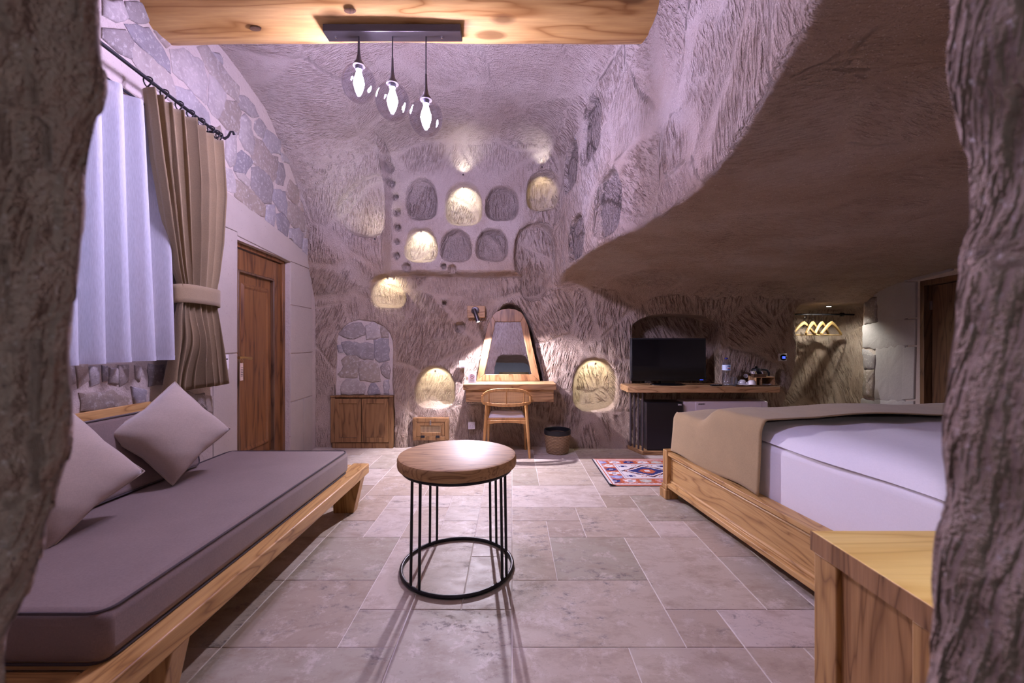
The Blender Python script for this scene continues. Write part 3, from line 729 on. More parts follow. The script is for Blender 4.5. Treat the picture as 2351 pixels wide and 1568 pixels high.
A += zz([[(500,140),(620,230),(750,360),(790,500),(780,560),(640,440),(560,360),(490,250)], [(760,180),(850,170),(980,260),(1020,400),(1000,550),(900,450),(780,330),(770,240)],
 [(960,170),(1020,150),(1130,300),(1240,430),(1240,550),(1150,470),(1050,350)], [(790,440),(900,470),(1020,620),(1030,740),(900,660),(800,540)], [(270,20),(420,30),(480,120),(470,230),(380,190),(270,90)],
 [(440,0),(600,20),(690,150),(740,250),(745,330),(620,220),(500,110)], [(1040,740),(1110,720),(1130,800),(1080,830)], [(640,-60),(700,-50),(760,120),(720,150),(640,40)], [(270,-190),(400,-180),(440,-60),(360,-30),(270,-80)], [(430,-170),(560,-160),(600,-40),(520,-20),(450,-60)]], 150, 60, .3188)
A += zz([[(60,970),(140,955),(150,1060),(80,1110)], [(150,980),(220,970),(215,1080),(160,1100)], [(235,970),(270,975),(275,1060),(240,1070)], [(345,970),(410,965),(405,1070),(355,1100)], [(450,970),(490,975),(480,1070),(455,1050)],
 [(100,1150),(300,1130),(420,1180),(400,1260),(110,1260)], [(430,1110),(520,1130),(520,1240),(450,1230)], [(285,985),(335,990),(335,1090),(280,1080)], [(780,1150),(900,1150),(915,1260),(830,1240)], [(920,1290),(985,1310),(975,1440),(940,1450)], [(905,1160),(970,1170),(960,1270),(925,1260)],
 [(545,960),(640,965),(640,1090),(545,1100)], [(0,980),(50,975),(60,1080),(10,1100)]], 150, 500, .3507)
for poly in A:
    wc = [wl_hit(*p) for p in poly]
    stone(wc, rnd.uniform(.010, .022), 'rubble', wleft, to=lambda a, b_, o_: WL(a, b_, o_))
for (y0, y1, z0, z1) in [(3.12, 3.395, 1.16, 2.13), (3.10, 3.395, .0, 1.15), (4.325, 4.62, .0, .62), (4.325, 4.86, .63, 1.12), (4.325, 4.86, 1.13, 1.62), (4.325, 4.84, 1.63, 2.07), (4.63, 4.86, .0, .62)]:
    wcb = MB(); o_ = .007 + rnd.uniform(-.002, .002)
    wcb.prism([WL(y0, z0, o_), WL(y0, z1, o_), WL(y1, z1, o_), WL(y1, z0, o_)], [WL(y0, z0, -.05), WL(y0, z1, -.05), WL(y1, z1, -.05), WL(y1, z0, -.05)])
    wcb.build('dressed_block', M['ashlar'], wleft, bevel=.003)
lint = MB(); lp = [(3.12, 2.135), (3.395, 2.135), (3.395, 2.105), (4.325, 2.065), (4.325, 2.075), (4.88, 2.075), (4.90, 2.22), (4.2, 2.31), (3.6, 2.38), (3.12, 2.42)]
lint.prism([WL(a, b_, .010) for a, b_ in lp], [WL(a, b_, -.05) for a, b_ in lp]); lint.build('lintel', M['ashlar'], wleft, bevel=.006)
# window in the left wall, behind the sheer
win = struct('window_1')
def wbar(y0, y1, z0, z1, o0, o1, nm='window_frame', mt='whitepaint'):
    m = MB(); m.prism([WL(y0, z0, o1), WL(y0, z1, o1), WL(y1, z1, o1), WL(y1, z0, o1)], [WL(y0, z0, o0), WL(y0, z1, o0), WL(y1, z1, o0), WL(y1, z0, o0)]); return m.build(nm, M[mt], win, bevel=.003)
for a in ((WY0, WY1, WZ0, WZ0 + .06), (WY0, WY1, WZ1 - .06, WZ1), (WY0, WY0 + .06, WZ0, WZ1), (WY1 - .06, WY1, WZ0, WZ1)): wbar(*a, -.24, -.19)
for yy in (1.70, 2.05): wbar(yy - .02, yy + .02, WZ0, WZ1, -.235, -.195, 'mullion')
for z_ in (1.56, 2.05): wbar(WY0, WY1, z_ - .018, z_ + .018, -.232, -.198, 'glazing_bar')
ys = [WY0, 1.70, 2.05, WY1]; zs = [WZ0, 1.56, 2.05, WZ1]
for a in range(3):
    for b_ in range(3): wbar(ys[a], ys[a + 1], zs[b_], zs[b_ + 1], -.218, -.214, 'pane', 'clear')
# ------------------------------------------------------------------ door in the left wall
d1 = struct('door_1')
def dpiece(nm, y0, y1, z0, z1, o0, o1, mt='door', bevel=.003, parent=None, zt=None):
    m = MB(); z1b = zt if zt is not None else z1
    m.prism([WL(y0, z0, o1), WL(y0, z1, o1), WL(y1, z1b, o1), WL(y1, z0, o1)], [WL(y0, z0, o0), WL(y0, z1, o0), WL(y1, z1b, o0), WL(y1, z0, o0)])
    return m.build(nm, M[mt], parent or d1, bevel=bevel)
LEAF0, LEAF1 = -.115, -.075
dpiece('door_frame', DY0, DY1, 2.04, 2.085, -.13, -.05); dpiece('door_frame', DY1 - .05, DY1, 0, 2.04, -.13, -.05); dpiece('door_frame', DY0, DY0 + .012, 0, 2.04, -.13, -.05)
ya, yb_ = DY0 + .012, DY1 - .05
dpiece('stile', ya, ya + .13, 0.01, 2.035, LEAF0, LEAF1); dpiece('stile', yb_ - .12, yb_, 0.01, 2.035, LEAF0, LEAF1)
dpiece('rail', ya + .13, yb_ - .12, 1.86, 2.035, LEAF0, LEAF1); dpiece('rail', ya + .13, yb_ - .12, .01, .17, LEAF0, LEAF1)
dpiece('panel', ya + .12, yb_ - .11, .15, 1.88, LEAF0, LEAF1 - .025)
fy0, fy1, fz0, fz1 = ya + .235, yb_ - .215, .29, 1.74
m = MB(); R = lambda e, o_: [WL(fy0 + e, fz0 + e, o_), WL(fy1 - e, fz0 + e, o_), WL(fy1 - e, fz1 - e, o_), WL(fy0 + e, fz1 - e, o_)]
m.frus([R(-.02, LEAF1 - .026), R(0, LEAF1 - .008), R(.012, LEAF1 - .008), R(.03, LEAF1 - .018)]); m.build('raised_panel', M['door'], d1, smooth=0)
for (y0, y1, z0, z1) in ((ya + .13, ya + .15, .17, 1.86), (yb_ - .14, yb_ - .12, .17, 1.86), (ya + .13, yb_ - .12, .17, .19), (ya + .13, yb_ - .12, 1.84, 1.86)):
    dpiece('moulding', y0, y1, z0, z1, LEAF1 - .03, LEAF1 + .006, mt='darkwood', bevel=.005)
hy = ya + .065; hz = 1.115
def MX(p): # lathe axis along +X at p
    return Matrix.Translation(p) @ Matrix.Rotation(math.pi / 2, 4, 'Y')
hd = MB().lathe([(0, 0), (.034, 0), (.034, .007), (.022, .012), (.012, .016), (.011, .055), (0, .055)], n=24, M=MX(WL(hy, hz, LEAF1)))
a = WL(hy, hz, LEAF1 + .048); hd.tube([a, a + Vector((.006, .02, .002)), a + Vector((.010, .08, -.003)), a + Vector((.008, .145, -.010))], [.013, .012, .010, .014], 12)
hd.build('handle', M['brass'], d1)
esc = MB().lathe([(0, 0), (.024, 0), (.024, .005), (.016, .009), (.006, .009), (.006, .002), (0, .002)], n=24, M=MX(WL(hy, hz - .10, LEAF1))); esc.build('keyhole_plate', M['brass'], d1)
kt = thing('key_tag', 'pale wooden key tag hanging from the brass door handle', 'key tag', WL(hy + .03, hz - .22, LEAF1 + .05))
rbox('tag_board', M['tagwood'], kt, -.004, .004, -.019, .019, .03, .175, .002)
kt_r = MB(); kt_r.tube([Vector((0, .02 * math.cos(t), .19 + .026 * math.sin(t))) for t in [k * 2 * math.pi / 14 for k in range(14)]], .0025, 6, closed=True); kt_r.build('key_ring', M['brass'], kt)
for k in range(6): rbox('printed_line', M['ink'], kt, .0041, .0046, -.014, .014, .135 - k * .014, .139 - k * .014, 0)
ds = thing('door_stop', 'small chrome door stop on the floor beside the wooden door', 'door stop', WL(4.40, 0, .06))
MB().lathe([(0, 0), (.02, 0), (.02, .004), (.008, .008), (.008, .035), (0, .035)], n=20).build('base', M['chrome'], ds)
MB().lathe([(0, 0), (.016, 0), (.018, .01), (.016, .035), (0, .04)], c=(0, 0, .045), n=20, M=Matrix.Rotation(math.pi / 2, 4, 'Y')).build('head', M['chrome'], ds)
sw = thing('key_card_switch', 'white key card switch on the pale stone beside the door', 'switch', WL(3.215, 1.09, .008))
rbox('plate', M['white'], sw, 0, .012, -.043, .043, -.06, .06, .003); rbox('card_slot', M['blackplastic'], sw, .012, .016, -.03, .028, -.045, .03, .002); rbox('rocker', M['white'], sw, .012, .03, -.04, .02, -.05, .02, .003)
# ------------------------------------------------------------------ right wall of dressed blocks, with its door
RA = Vector((4.10, 4.9)); RB = Vector((3.93, 4.07)); rdir = (RB - RA).normalized(); rnorm = Vector((-abs(rdir.y), -rdir.x * (1 if rdir.y < 0 else -1)))
rn = Vector((rdir.y, -rdir.x));  rn = rn if rn.x < 0 else -rn
def WR(s, z, off=0.0):
    p = RA + rdir * s + rn * off; return Vector((p.x, p.y, z))
def wr_hit(px, py, off=0.0):
    r = (px - CX) / F; a = RA + rn * off
    # a.x + d.x s = r (a.y + d.y s)
    s = (r * a.y - a.x) / (rdir.x - r * rdir.y); Y = a.y + rdir.y * s; return s, H - (py - CY) * Y / F
sd0 = wr_hit(2112, 784)[0]; sd1 = sd0 + .78; ZD = 1.83
rm = MB()
def rpiece(s0, s1, z0, z1): rm.prism([WR(s0, z0), WR(s1, z0), WR(s1, z1), WR(s0, z1)], [WR(s0, z0, -.3), WR(s1, z0, -.3), WR(s1, z1, -.3), WR(s0, z1, -.3)])
rpiece(-.01, sd0, -.02, 2.3); rpiece(sd0, sd1, ZD, 2.3); rpiece(sd1, 4.6, -.02, 2.3)
wright = rm.build('wall_right', M['mortar'], smooth=0); wright['kind'] = 'structure'
B = zz([[(205,262),(478,205),(478,575),(213,605)], [(85,385),(190,375),(195,595),(80,625)], [(65,650),(210,612),(475,582),(470,842),(190,868),(65,850)], [(195,882),(468,852),(450,1382),(185,1372)],
 [(60,885),(180,940),(175,1070),(80,1080)], [(90,1095),(175,1090),(165,1360),(60,1335)], [(50,1385),(180,1395),(450,1400),(440,1640),(30,1640)], [(85,300),(190,280),(195,350),(85,365)], [(185,175),(405,120),(400,200),(150,262)]], 1970, 600, .2295)
for k, poly in enumerate(B):
    wc = [wr_hit(*p) for p in poly]
    stone(wc[::-1], .012 if k not in (4, 5, 1) else .025, 'ashlar_grey' if k not in (1, 4, 5, 8) else 'rubble', wright, to=lambda a, b_, o_: WR(a, b_, o_), name='dressed_block' if k not in (1, 4, 5, 8) else 'stone')
C = zz([[(487,205),(598,203),(594,563),(482,568)], [(480,582),(594,577),(590,838),(475,842)], [(473,864),(589,854),(576,1378),(457,1383)], [(455,1402),(574,1395),(566,1640),(440,1640)]], 1970, 600, .2295)
for poly in C:
    wc = [wr_hit(*p) for p in poly]; m = MB(); m.prism([WR(a, b_, .02) for a, b_ in wc], [WR(a, b_, -.05) for a, b_ in wc]); m.build('jamb_block', M['ashlar_grey'], wright, bevel=.006)
m = MB(); lp = [wr_hit(1970 + a * .2295, 600 + b_ * .2295) for a, b_ in [(420, 110), (420, 203), (600, 190), (900, 105), (960, 90), (960, -40)]]
m.prism([WR(a, b_, .02) for a, b_ in lp], [WR(a, b_, -.05) for a, b_ in lp]); m.build('lintel', M['ashlar_grey'], wright, bevel=.006)
d2 = struct('door_2')
def rp(nm, s0, s1, z0, z1, o0, o1, mt, par=None, bevel=.003):
    m = MB(); m.prism([WR(s0, z0, o1), WR(s1, z0, o1), WR(s1, z1, o1), WR(s0, z1, o1)], [WR(s0, z0, o0), WR(s1, z0, o0), WR(s1, z1, o0), WR(s0, z1, o0)]); return m.build(nm, M[mt], par or d2, bevel=bevel)
rp('door_frame', sd0, sd0 + .05, 0, ZD, -.12, .0, 'darkwood'); rp('door_frame', sd1 - .05, sd1, 0, ZD, -.12, .0, 'darkwood'); rp('door_frame', sd0, sd1, ZD - .05, ZD, -.12, .0, 'darkwood')
rp('door_leaf', sd0 + .06, sd1 - .06, .01, ZD - .055, -.10, -.06, 'darkwood')
for z_ in (1.55, .42): rp('hinge', sd0 + .044, sd0 + .066, z_, z_ + .085, -.06, -.045, 'steel', bevel=.001)
# ------------------------------------------------------------------ walled-up arch of rubble in the back wall
D = zz([[(150,330),(300,200),(420,150),(560,140),(635,250),(625,360),(450,430),(350,430),(250,395)], [(665,190),(780,120),(865,105),(880,220),(925,290),(915,400),(840,430),(680,445),(660,300)],
 [(945,205),(1005,190),(1075,260),(1085,405),(960,410),(940,300)], [(220,520),(370,490),(420,520),(700,520),(800,560),(810,740),(780,825),(620,815),(500,745),(320,740),(265,670)],
 [(820,470),(950,440),(1085,450),(1100,650),(1100,825),(920,870),(850,820),(820,650)], [(120,560),(205,550),(230,695),(155,705)], [(205,850),(340,755),(480,760),(520,830),(510,1000),(490,1150),(200,1150),(145,1090),(240,960)],
 [(560,880),(640,860),(840,890),(890,960),(910,1100),(930,1230),(780,1245),(560,1215),(555,1150),(535,1000)], [(940,980),(1000,900),(1080,890),(1130,1030),(1110,1190),(1030,1160),(960,1090)],
 [(210,1320),(300,1210),(480,1210),(600,1270),(640,1340),(610,1480),(350,1500),(215,1480)], [(700,1440),(760,1290),(830,1280),(900,1370),(930,1480),(720,1500)], [(1010,1240),(1095,1220),(1105,1490),(1000,1490)]], 760, 725, .1212)
fill = MB().box(-2.13, -1.35, 4.975, 5.3, .618, 1.56).build('arch_fill', M['mortar'], smooth=0); fill['kind'] = 'structure'; fill.name = 'wall_arch_fill'
for poly in D:
    Yw = 4.975; wc = [((px - CX) * Yw / F, H - (py - CY) * Yw / F) for px, py in poly]
    stone(wc, .016, 'rubble', fill, to=lambda a, b_, o_: Vector((a, Yw - o_, b_)))
# ------------------------------------------------------------------ beam and pendant lamp
bm_ = thing('ceiling_beam', 'thick honey coloured pine log spanning the room under the ceiling', 'beam', (0, 2.6, 3.3))
path = []; rr = []
for k in range(25):
    t = k / 24; path.append((-2.45 + 3.55 * t, .012 * math.sin(5 * t + 1), .010 * math.sin(7 * t))); rr.append(.172 + .006 * math.sin(9 * t) + .003 * math.sin(23 * t))
MB().tube(path, rr, 36).build('log', M['log'], bm_)
for kx, ka in ((-1.55, -110), (-.62, -115), (.05, -100), (.38, -125), (-.95, -140), (.20, -150)):
    a = math.radians(ka); c = Vector((kx, math.cos(a) * .170 , math.sin(a) * .170))
    dn = Vector((0, math.cos(a), math.sin(a))); t2 = Vector((0, -math.sin(a), math.cos(a)))
    MB().frus([[c + dn * h_ + Vector((1, 0, 0)) * .035 * s * math.cos(q) + t2 * .014 * s * math.sin(q) for q in [k * math.pi / 6 for k in range(12)]] for h_, s in ((-.01, 1), (.004, 1), (.007, .6))]).build('knot', M['darkwood'], bm_)
pl = thing('pendant_lamp', 'three lit smoked glass globes hanging from a dark bar under the beam', 'pendant lamp', (-.714, 2.54, 3.09))
rbox('ceiling_bar', M['bronze'], pl, -.41, .41, -.045, .045, 0, .045, .004)
for sx in (-.35, .29): MB().lathe([(0, -.012), (.006, -.010), (.008, 0), (0, .002)], c=(sx, 0, 0), n=14).build('screw', M['chrome'], pl)
for (px_, py_, k) in ((824, 192, 0), (901, 233, 1), (978, 270, 2)):
    gx = (px_ - CX) * 2.54 / F + .714; gz = H - (py_ - CY) * 2.54 / F - 3.09
    hgl = .112; rgl = .100
    MB().tube([(gx, 0, .002), (gx, 0, gz + hgl + .135)], .0035, 8).build('cord', M['iron'], pl)
    cp = MB().lathe([(0, .150), (.006, .150), (.007, .10), (.010, .06), (.018, .025), (.036, -.002), (.036, -.008), (0, -.004)], c=(gx, 0, gz + hgl), n=24).build('cap', M['bronze'], pl)
    MB().lathe([(0, 0), (.02, 0), (.02, -.03), (0, -.03)], c=(gx, 0, gz + hgl), n=20).build('lamp_holder', M['iron'], cp)
    n_ = 28
    prof = [(rgl * math.sin(math.pi * (.06 + .94 * j / n_)) , hgl * math.cos(math.pi * (.06 + .94 * j / n_))) for j in range(n_ + 1)]
    g_ = MB(); rings = [[Vector((gx + r * math.cos(a), r * math.sin(a), gz + z)) for a in [q * 2 * math.pi / 40 for q in range(40)]] for r, z in prof]
    vs_ = [p for r in rings for p in r]; fs = [(k2 * 40 + i, k2 * 40 + (i + 1) % 40, (k2 + 1) * 40 + (i + 1) % 40, (k2 + 1) * 40 + i) for k2 in range(n_) for i in range(40)]
    g_.add(vs_, fs); g_.build('globe', M['glass'], pl, recalc=True)
    MB().lathe([(.0, .0), (.012, .0), (.013, -.012), (.020, -.035), (.029, -.065), (.032, -.085), (.026, -.108), (.012, -.120), (0, -.122)], c=(gx, 0, gz + hgl - .028), n=20).build('bulb', M['bulb'], pl)
# ------------------------------------------------------------------ niche lights
def spot(name, loc, tgt, energy, col, angle=110, blend=.6, size=.015, parent=None):
    l = bpy.data.lights.new(name, 'SPOT'); l.energy = energy; l.color = col; l.spot_size = math.radians(angle); l.spot_blend = blend; l.shadow_soft_size = size
    o = bpy.data.objects.new(name, l); COL.objects.link(o)
    d = Vector(tgt) - Vector(loc); q = d.to_track_quat('-Z', 'Y')
    if parent is not None:
        o.parent = parent; o.location = Vector(loc) - parent.location
    else: o.location = loc
    o.rotation_euler = q.to_euler(); return o
def niche_light(key, label, energy, upw=0.80, fwd=-.02, col=NICHE, down=.9):
    c, t, n, up, a, hu, hd, dp, eu, ed, _f = NICHES[key]
    c = Vector(c); n = Vector(n); up = Vector(up)
    p = c + up * (hu * upw) + n * (dp * fwd + .03)
    th = thing('niche_spotlight', label, 'spotlight', p, group=None)
    d = (n * 1.0 - up * down).normalized(); Rm = d.to_track_quat('-Z', 'Y').to_matrix().to_4x4()
    MB().lathe([(0, .02), (.010, .02), (.012, .014), (.012, 0), (.009, 0), (.009, .003), (0, .003)], n=18, M=Rm).build('housing', M['chrome'], th)
    MB().lathe([(0, .0028), (.0085, .0028), (.0085, .002), (0, .002)], n=16, M=Rm).build('lens', M['led'], th)
    spot('niche_beam', p + d * .004, p + d, energy, col, 150, .8, .012, th)
niche_light('n2', 'spotlight inside the bright arched niche high in the middle of the wall', 8.5)
niche_light('n4', 'spotlight inside the amber lit niche at the right end of the top row', 2.0, col=(1, .80, .38))
niche_light('n5', 'spotlight inside the bright niche at the left end of the lower row', 7.5)
niche_light('n8', 'spotlight inside the tilted bright niche below the niche panel', 7.5)
niche_light('n9', 'spotlight inside the lit niche above the small cane hatch', 9.0)
niche_light('n10', 'spotlight inside the lit niche left of the television', 10.5)
def uplight(label, px, py, back, tgt_px, energy, col, angle=100):
    c = hit(px, py); p = Vector(c) - Vector((0, back, 0))
    t = Vector(hit(*tgt_px)); th = thing('ledge_uplight', label, 'spotlight', p)
    d = (t - p).normalized(); Rm = d.to_track_quat('-Z', 'Y').to_matrix().to_4x4()
    MB().lathe([(0, .016), (.007, .016), (.009, .012), (.009, 0), (.007, 0), (.007, .003), (0, .003)], n=18, M=Rm).build('housing', M['bronze'], th)
    spot('ledge_beam', p + d * .004, t, energy, col, angle, .9, .012, th)
uplight('small uplight above the brightest niche in the wall panel', 1065, 405, .07, (1065, 335), 4.5, (1, .95, .80), 120)
uplight('small uplight above the amber niche in the wall panel', 1243, 388, .07, (1240, 335), 2.5, (1, .97, .92), 110)
uplight('small uplight at the edge of the hollow left of the niche panel', 866, 552, .09, (838, 455), 8.0, (1, .97, .88), 120)
# ------------------------------------------------------------------ curtains
rod = thing('curtain_rod', 'black wrought iron curtain rod with scrolled finial over the window', 'curtain rod', WL(2.5, 2.72, .12))
def rl(Y, dz, off): return WL(Y, 2.72 + dz, off) - WL(2.5, 2.72, .12)
Yend = 3.02
MB().tube([rl(1.2, 0, .12), rl(Yend, 0, .12)], .010, 10).build('rod', M['iron'], rod)
MB().tube([rl(Yend, 0, .12), rl(Yend + .03, .0, .12), rl(Yend + .07, .035, .12), rl(Yend + .10, .085, .12), rl(Yend + .13, .10, .12), rl(Yend + .145, .085, .12)], [.010, .009, .008, .007, .007, .010], 8).build('finial', M['iron'], rod)
for yy in (1.4, 2.95): MB().tube([rl(yy, 0, 0), rl(yy, 0, .12)], .008, 8).build('bracket', M['iron'], rod)
for yy in (2.36, 2.48, 2.60, 2.70, 2.80, 2.90, 2.96, 2.99):
    MB().tube([rl(yy, 0, .12) + Vector((.024 * math.cos(t), .006 * math.sin(2 * t), -.012 + .028 * math.sin(t))) for t in [k * 2 * math.pi / 16 for k in range(16)]], .004, 6, closed=True).build('ring', M['iron'], rod)
rod2 = thing('sheer_rod', 'thin black iron rod carrying the white sheer curtain', 'curtain rod', WL(2.2, 2.60, .07))
r2 = lambda Y, dz, off: WL(Y, 2.60 + dz, off) - WL(2.2, 2.60, .07)
MB().tube([r2(1.2, 0, .07), r2(2.52, 0, .07)], .007, 8).build('rod', M['iron'], rod2)
for yy in (1.5, 2.22, 2.46): MB().tube([r2(yy, 0, .07) + Vector((.015 * math.cos(t), 0, -.006 + .018 * math.sin(t))) for t in [k * 2 * math.pi / 14 for k in range(14)]], .003, 6, closed=True).build('hook', M['iron'], rod2)
cur = thing('curtain', 'heavy tan linen curtain gathered with a tieback beside the window', 'curtain', WL(2.7, .94, .12))
cz = [2.67, 2.3, 1.95, 1.70, 1.60, 1.50, 1.38, 1.15, .94]; cl_ = [2.33, 2.37, 2.45, 2.53, 2.575, 2.58, 2.55, 2.52, 2.50]; cr_ = [3.00, 3.05, 3.03, 2.99, 2.965, 2.965, 2.99, 3.03, 3.06]; ca = [.044, .048, .040, .028, .020, .020, .026, .038, .046]
def cz_(v): return 2.67 + (.94 - 2.67) * v
def curt(u, v):
    z = cz_(v); L = np.interp(-z, [-q for q in cz], cl_); R_ = np.interp(-z, [-q for q in cz], cr_); am = np.interp(-z, [-q for q in cz], ca)
    uu = u + .012 * math.sin(7 * u + 3 * v)
    Y = L + (R_ - L) * uu; ph = 2 * math.pi * (8.0 * u + .35 * math.sin(5 * u))
    s_ = math.sin(ph); x = am * (s_ * (1.15 - .25 * abs(s_))) * (1 + .35 * math.sin(11 * u + 2)) + .012 * math.sin(3 * u + 4 * v)
    bulge = .05 * math.exp(-((z - 1.25) / .16) ** 2) * math.exp(-((u - .3) / .25) ** 2)
    p = WL(Y + .35 * am * math.cos(ph), z + (.008 * s_ if v > .98 else 0), .12 + x + bulge); return p - WL(2.7, .94, .12)
MB().grid(curt, 170, 60).build('cloth', M['curtain'], cur, solid=.004, smooth=80)
tb = MB(); loop = []
def tbp(u, zz_):
    # loop round the gathered cloth
    t = 2 * math.pi * u; Y = 2.77 + .205 * math.copysign(abs(math.cos(t)) ** .7, math.cos(t)); x = .118 + .046 * math.copysign(abs(math.sin(t)) ** .8, math.sin(t))
    return WL(Y, zz_ - .012 * math.cos(t) * 0 + .010 * math.sin(t), x) - WL(2.7, .94, .12)
tb.grid(lambda u, v: tbp(u, 1.485 + .115 * v), 60, 4); tb.build('tieback', M['curtain'], cur, solid=.008, smooth=80)
she = thing('sheer_curtain', 'white pleated sheer curtain hanging in front of the window', 'curtain', WL(2.0, 1.14, .07))
def shr(u, v):
    z = 2.59 + (1.14 - 2.59) * v; R_ = 2.50 + .06 * v ** .7; Y = 1.30 + (R_ - 1.30) * u; ph = 2 * math.pi * 8.5 * u + .4 * math.sin(6 * u)
    return WL(Y, z, .085 + (.036 + .016 * v) * math.sin(ph) + .01 * math.sin(13 * u + 2 * v)) - WL(2.0, 1.14, .07)
MB().grid(shr, 150, 40).build('cloth', M['sheer'], she, smooth=80)
MB().grid(lambda u, v: shr(u, 1 - .018 * v) + Vector((.002, 0, 0)), 150, 1).build('hem', M['sheer'], she, smooth=80)
# ------------------------------------------------------------------ daybed
db = thing('daybed', 'low wooden daybed with a mauve grey mattress and backrest by the window', 'daybed', (-1.6, 2.2, 0))
def db_box(nm, mt, x0, x1, y0, y1, z0, z1, bevel=.006, M_=None, seg=2): return rbox(nm, M[mt], db, x0 + 1.6, x1 + 1.6, y0 - 2.2, y1 - 2.2, z0, z1, bevel, M_, seg)
db_box('side_rail', 'oak', -1.215, -1.095, 1.10, 3.225, .245, .318); db_box('side_rail', 'oak', -2.06, -1.96, 1.10, 3.1, .245, .318)
db_box('end_rail', 'oakX', -1.96, -1.215, 1.10, 1.19, .245, .318); db_box('end_rail', 'oakX', -1.96, -1.215, 3.10, 3.19, .245, .318)
for k in range(9): db_box('slat', 'oakX', -1.955, -1.22, 1.26 + k * .215, 1.36 + k * .215, .265, .305, .003)
for (y0, y1) in ((1.36, 1.44), (3.06, 3.14)):
    for sgn, xo in ((1, -1.10), (-1, -2.06)):
        m = MB(); xs = (xo, xo - sgn * .21, xo - sgn * .20, xo - sgn * .055)
        pts = [(xs[0], .245), (xs[1], .245), (xs[2], 0), (xs[3], 0)]
        m.prism([Vector((a + 1.6, y0 - 2.2, b_)) for a, b_ in pts], [Vector((a + 1.6, y1 - 2.2, b_)) for a, b_ in pts]); m.build('leg', M['oakZ'], db, bevel=.004)
mat_o = db_box('mattress', 'sofa', -2.02, -1.165, 1.20, 3.01, .319, .472, .035, seg=5)
def rrect(x0, x1, y0, y1, r, z, n=6):
    pts = []
    for cx_, cy_, a0 in ((x1 - r, y1 - r, 0), (x0 + r, y1 - r, 90), (x0 + r, y0 + r, 180), (x1 - r, y0 + r, 270)):
        for k in range(n + 1): a = math.radians(a0 + 90 * k / n); pts.append(Vector((cx_ + r * math.cos(a), cy_ + r * math.sin(a), z)))
    return pts
for z_ in (.468, .323):
    pc = MB(); pc.tube([p + Vector((1.6, -2.2, 0)) for p in rrect(-2.012, -1.173, 1.208, 3.002, .05, z_)], .0045, 6, closed=True); pc.build('piping', M['sofa_dark'], mat_o)
Mb = Matrix.Translation((-.42, 0, .47)) @ Matrix.Rotation(math.radians(-9), 4, 'Y')
bc = MB().box(-.035, .085, -1.0, .42, 0.0, .395, Mb).build('back_cushion', M['sofa'], db, bevel=.022, seg=4)
for xx in (.082, -.032):
    pc = MB(); pc.tube([Mb @ Vector((xx, p.x, p.y)) for p in rrect(-.995, .415, .004, .391, .03, 0)], .004, 6, closed=True); pc.build('piping', M['sofa_dark'], bc)
MB().box(-.075, -.037, -1.05, .28, -.05, .44, Mb).build('back_board', M['oak'], db, bevel=.006)
# scatter pillows
def pillow(label, c, side, nrm, roll, thick=.110, mat='pillow'):
    th = thing('pillow', label, 'pillow', c, group='beige pillows on the daybed')
    n = Vector(nrm).normalized(); u = Vector((0, 0, 1)).cross(n).normalized(); v = n.cross(u)
    u, v = u * math.cos(roll) + v * math.sin(roll), v * math.cos(roll) - u * math.sin(roll)
    def surf(sg):
        def f(a, b_):
            x, y = 2 * a - 1, 2 * b_ - 1
            e = (max(0, 1 - abs(x) ** 2.6) * max(0, 1 - abs(y) ** 2.6)) ** .45
            pin = 1 - .10 * (1 - abs(x * y)) * (max(abs(x), abs(y))) ** 3
            w_ = (.005 * math.sin(2.3 * x + 1.4 * y + 1) * math.sin(3.1 * y - 1.2 * x) + .0035 * math.sin(9 * (x + y) + 3 * math.sin(2 * x)) * (abs(x) ** 2 + abs(y) ** 2) * .6) * e
            return (u * x * pin + v * y * pin) * side / 2 + n * sg * (thick * e + w_)
        return f
    m = MB(); m.grid(surf(1), 32, 32); m.grid(surf(-1), 32, 32)
    o = m.build('cover', M[mat], th, smooth=80)
    bm = bmesh.new(); bm.from_mesh(o.data); bmesh.ops.remove_doubles(bm, verts=bm.verts, dist=.0006); bmesh.ops.recalc_face_normals(bm, faces=bm.faces); bm.to_mesh(o.data); bm.free(); o.data.shade_smooth()
    f = surf(1); edge = [f(k / 32, 0) for k in range(32)] + [f(1, k / 32) for k in range(32)] + [f(1 - k / 32, 1) for k in range(32)] + [f(0, 1 - k / 32) for k in range(32)]
    e = MB(); e.tube(edge, .004, 6, closed=True); e.build('seam', M[mat], th)
pillow('beige pillow standing on its corner in front of the curtain', Vector((-1.865, 2.32, .752)), .40, (.80, -.50, .30), math.radians(38))
pillow('beige pillow half hidden by the rock at the near end of the daybed', Vector((-1.83, 1.68, .715)), .42, (.86, -.38, .38), math.radians(32))
# ------------------------------------------------------------------ round side table
tbx = Vector((-.303, 2.345, 0)); tab = thing('round_table', 'round oak topped table on black steel rods in the middle of the floor', 'table', tbx)
MB().lathe([(0, .562), (.312, .562), (.324, .570), (.327, .582), (.327, .612), (.322, .624), (.308, .629), (0, .629)], n=72).build('table_top', M['tabletop'], tab, smooth=30)
MB().tube([Vector((.296 * math.cos(a), .296 * math.sin(a), .552)) for a in [k * 2 * math.pi / 64 for k in range(64)]], .0095, 10, closed=True).build('top_ring', M['black'], tab)
MB().tube([Vector((.305 * math.cos(a), .305 * math.sin(a), .0105)) for a in [k * 2 * math.pi / 72 for k in range(72)]], .0105, 12, closed=True).build('foot_ring', M['black'], tab)
for dg_ in (227, 239, 122, 131, 56, 47, -34, -26):
    a = math.radians(dg_); MB().tube([(.305 * math.cos(a), .305 * math.sin(a), .008), (.296 * math.cos(a), .296 * math.sin(a), .555)], .0075, 10).build('rod', M['black'], tab)
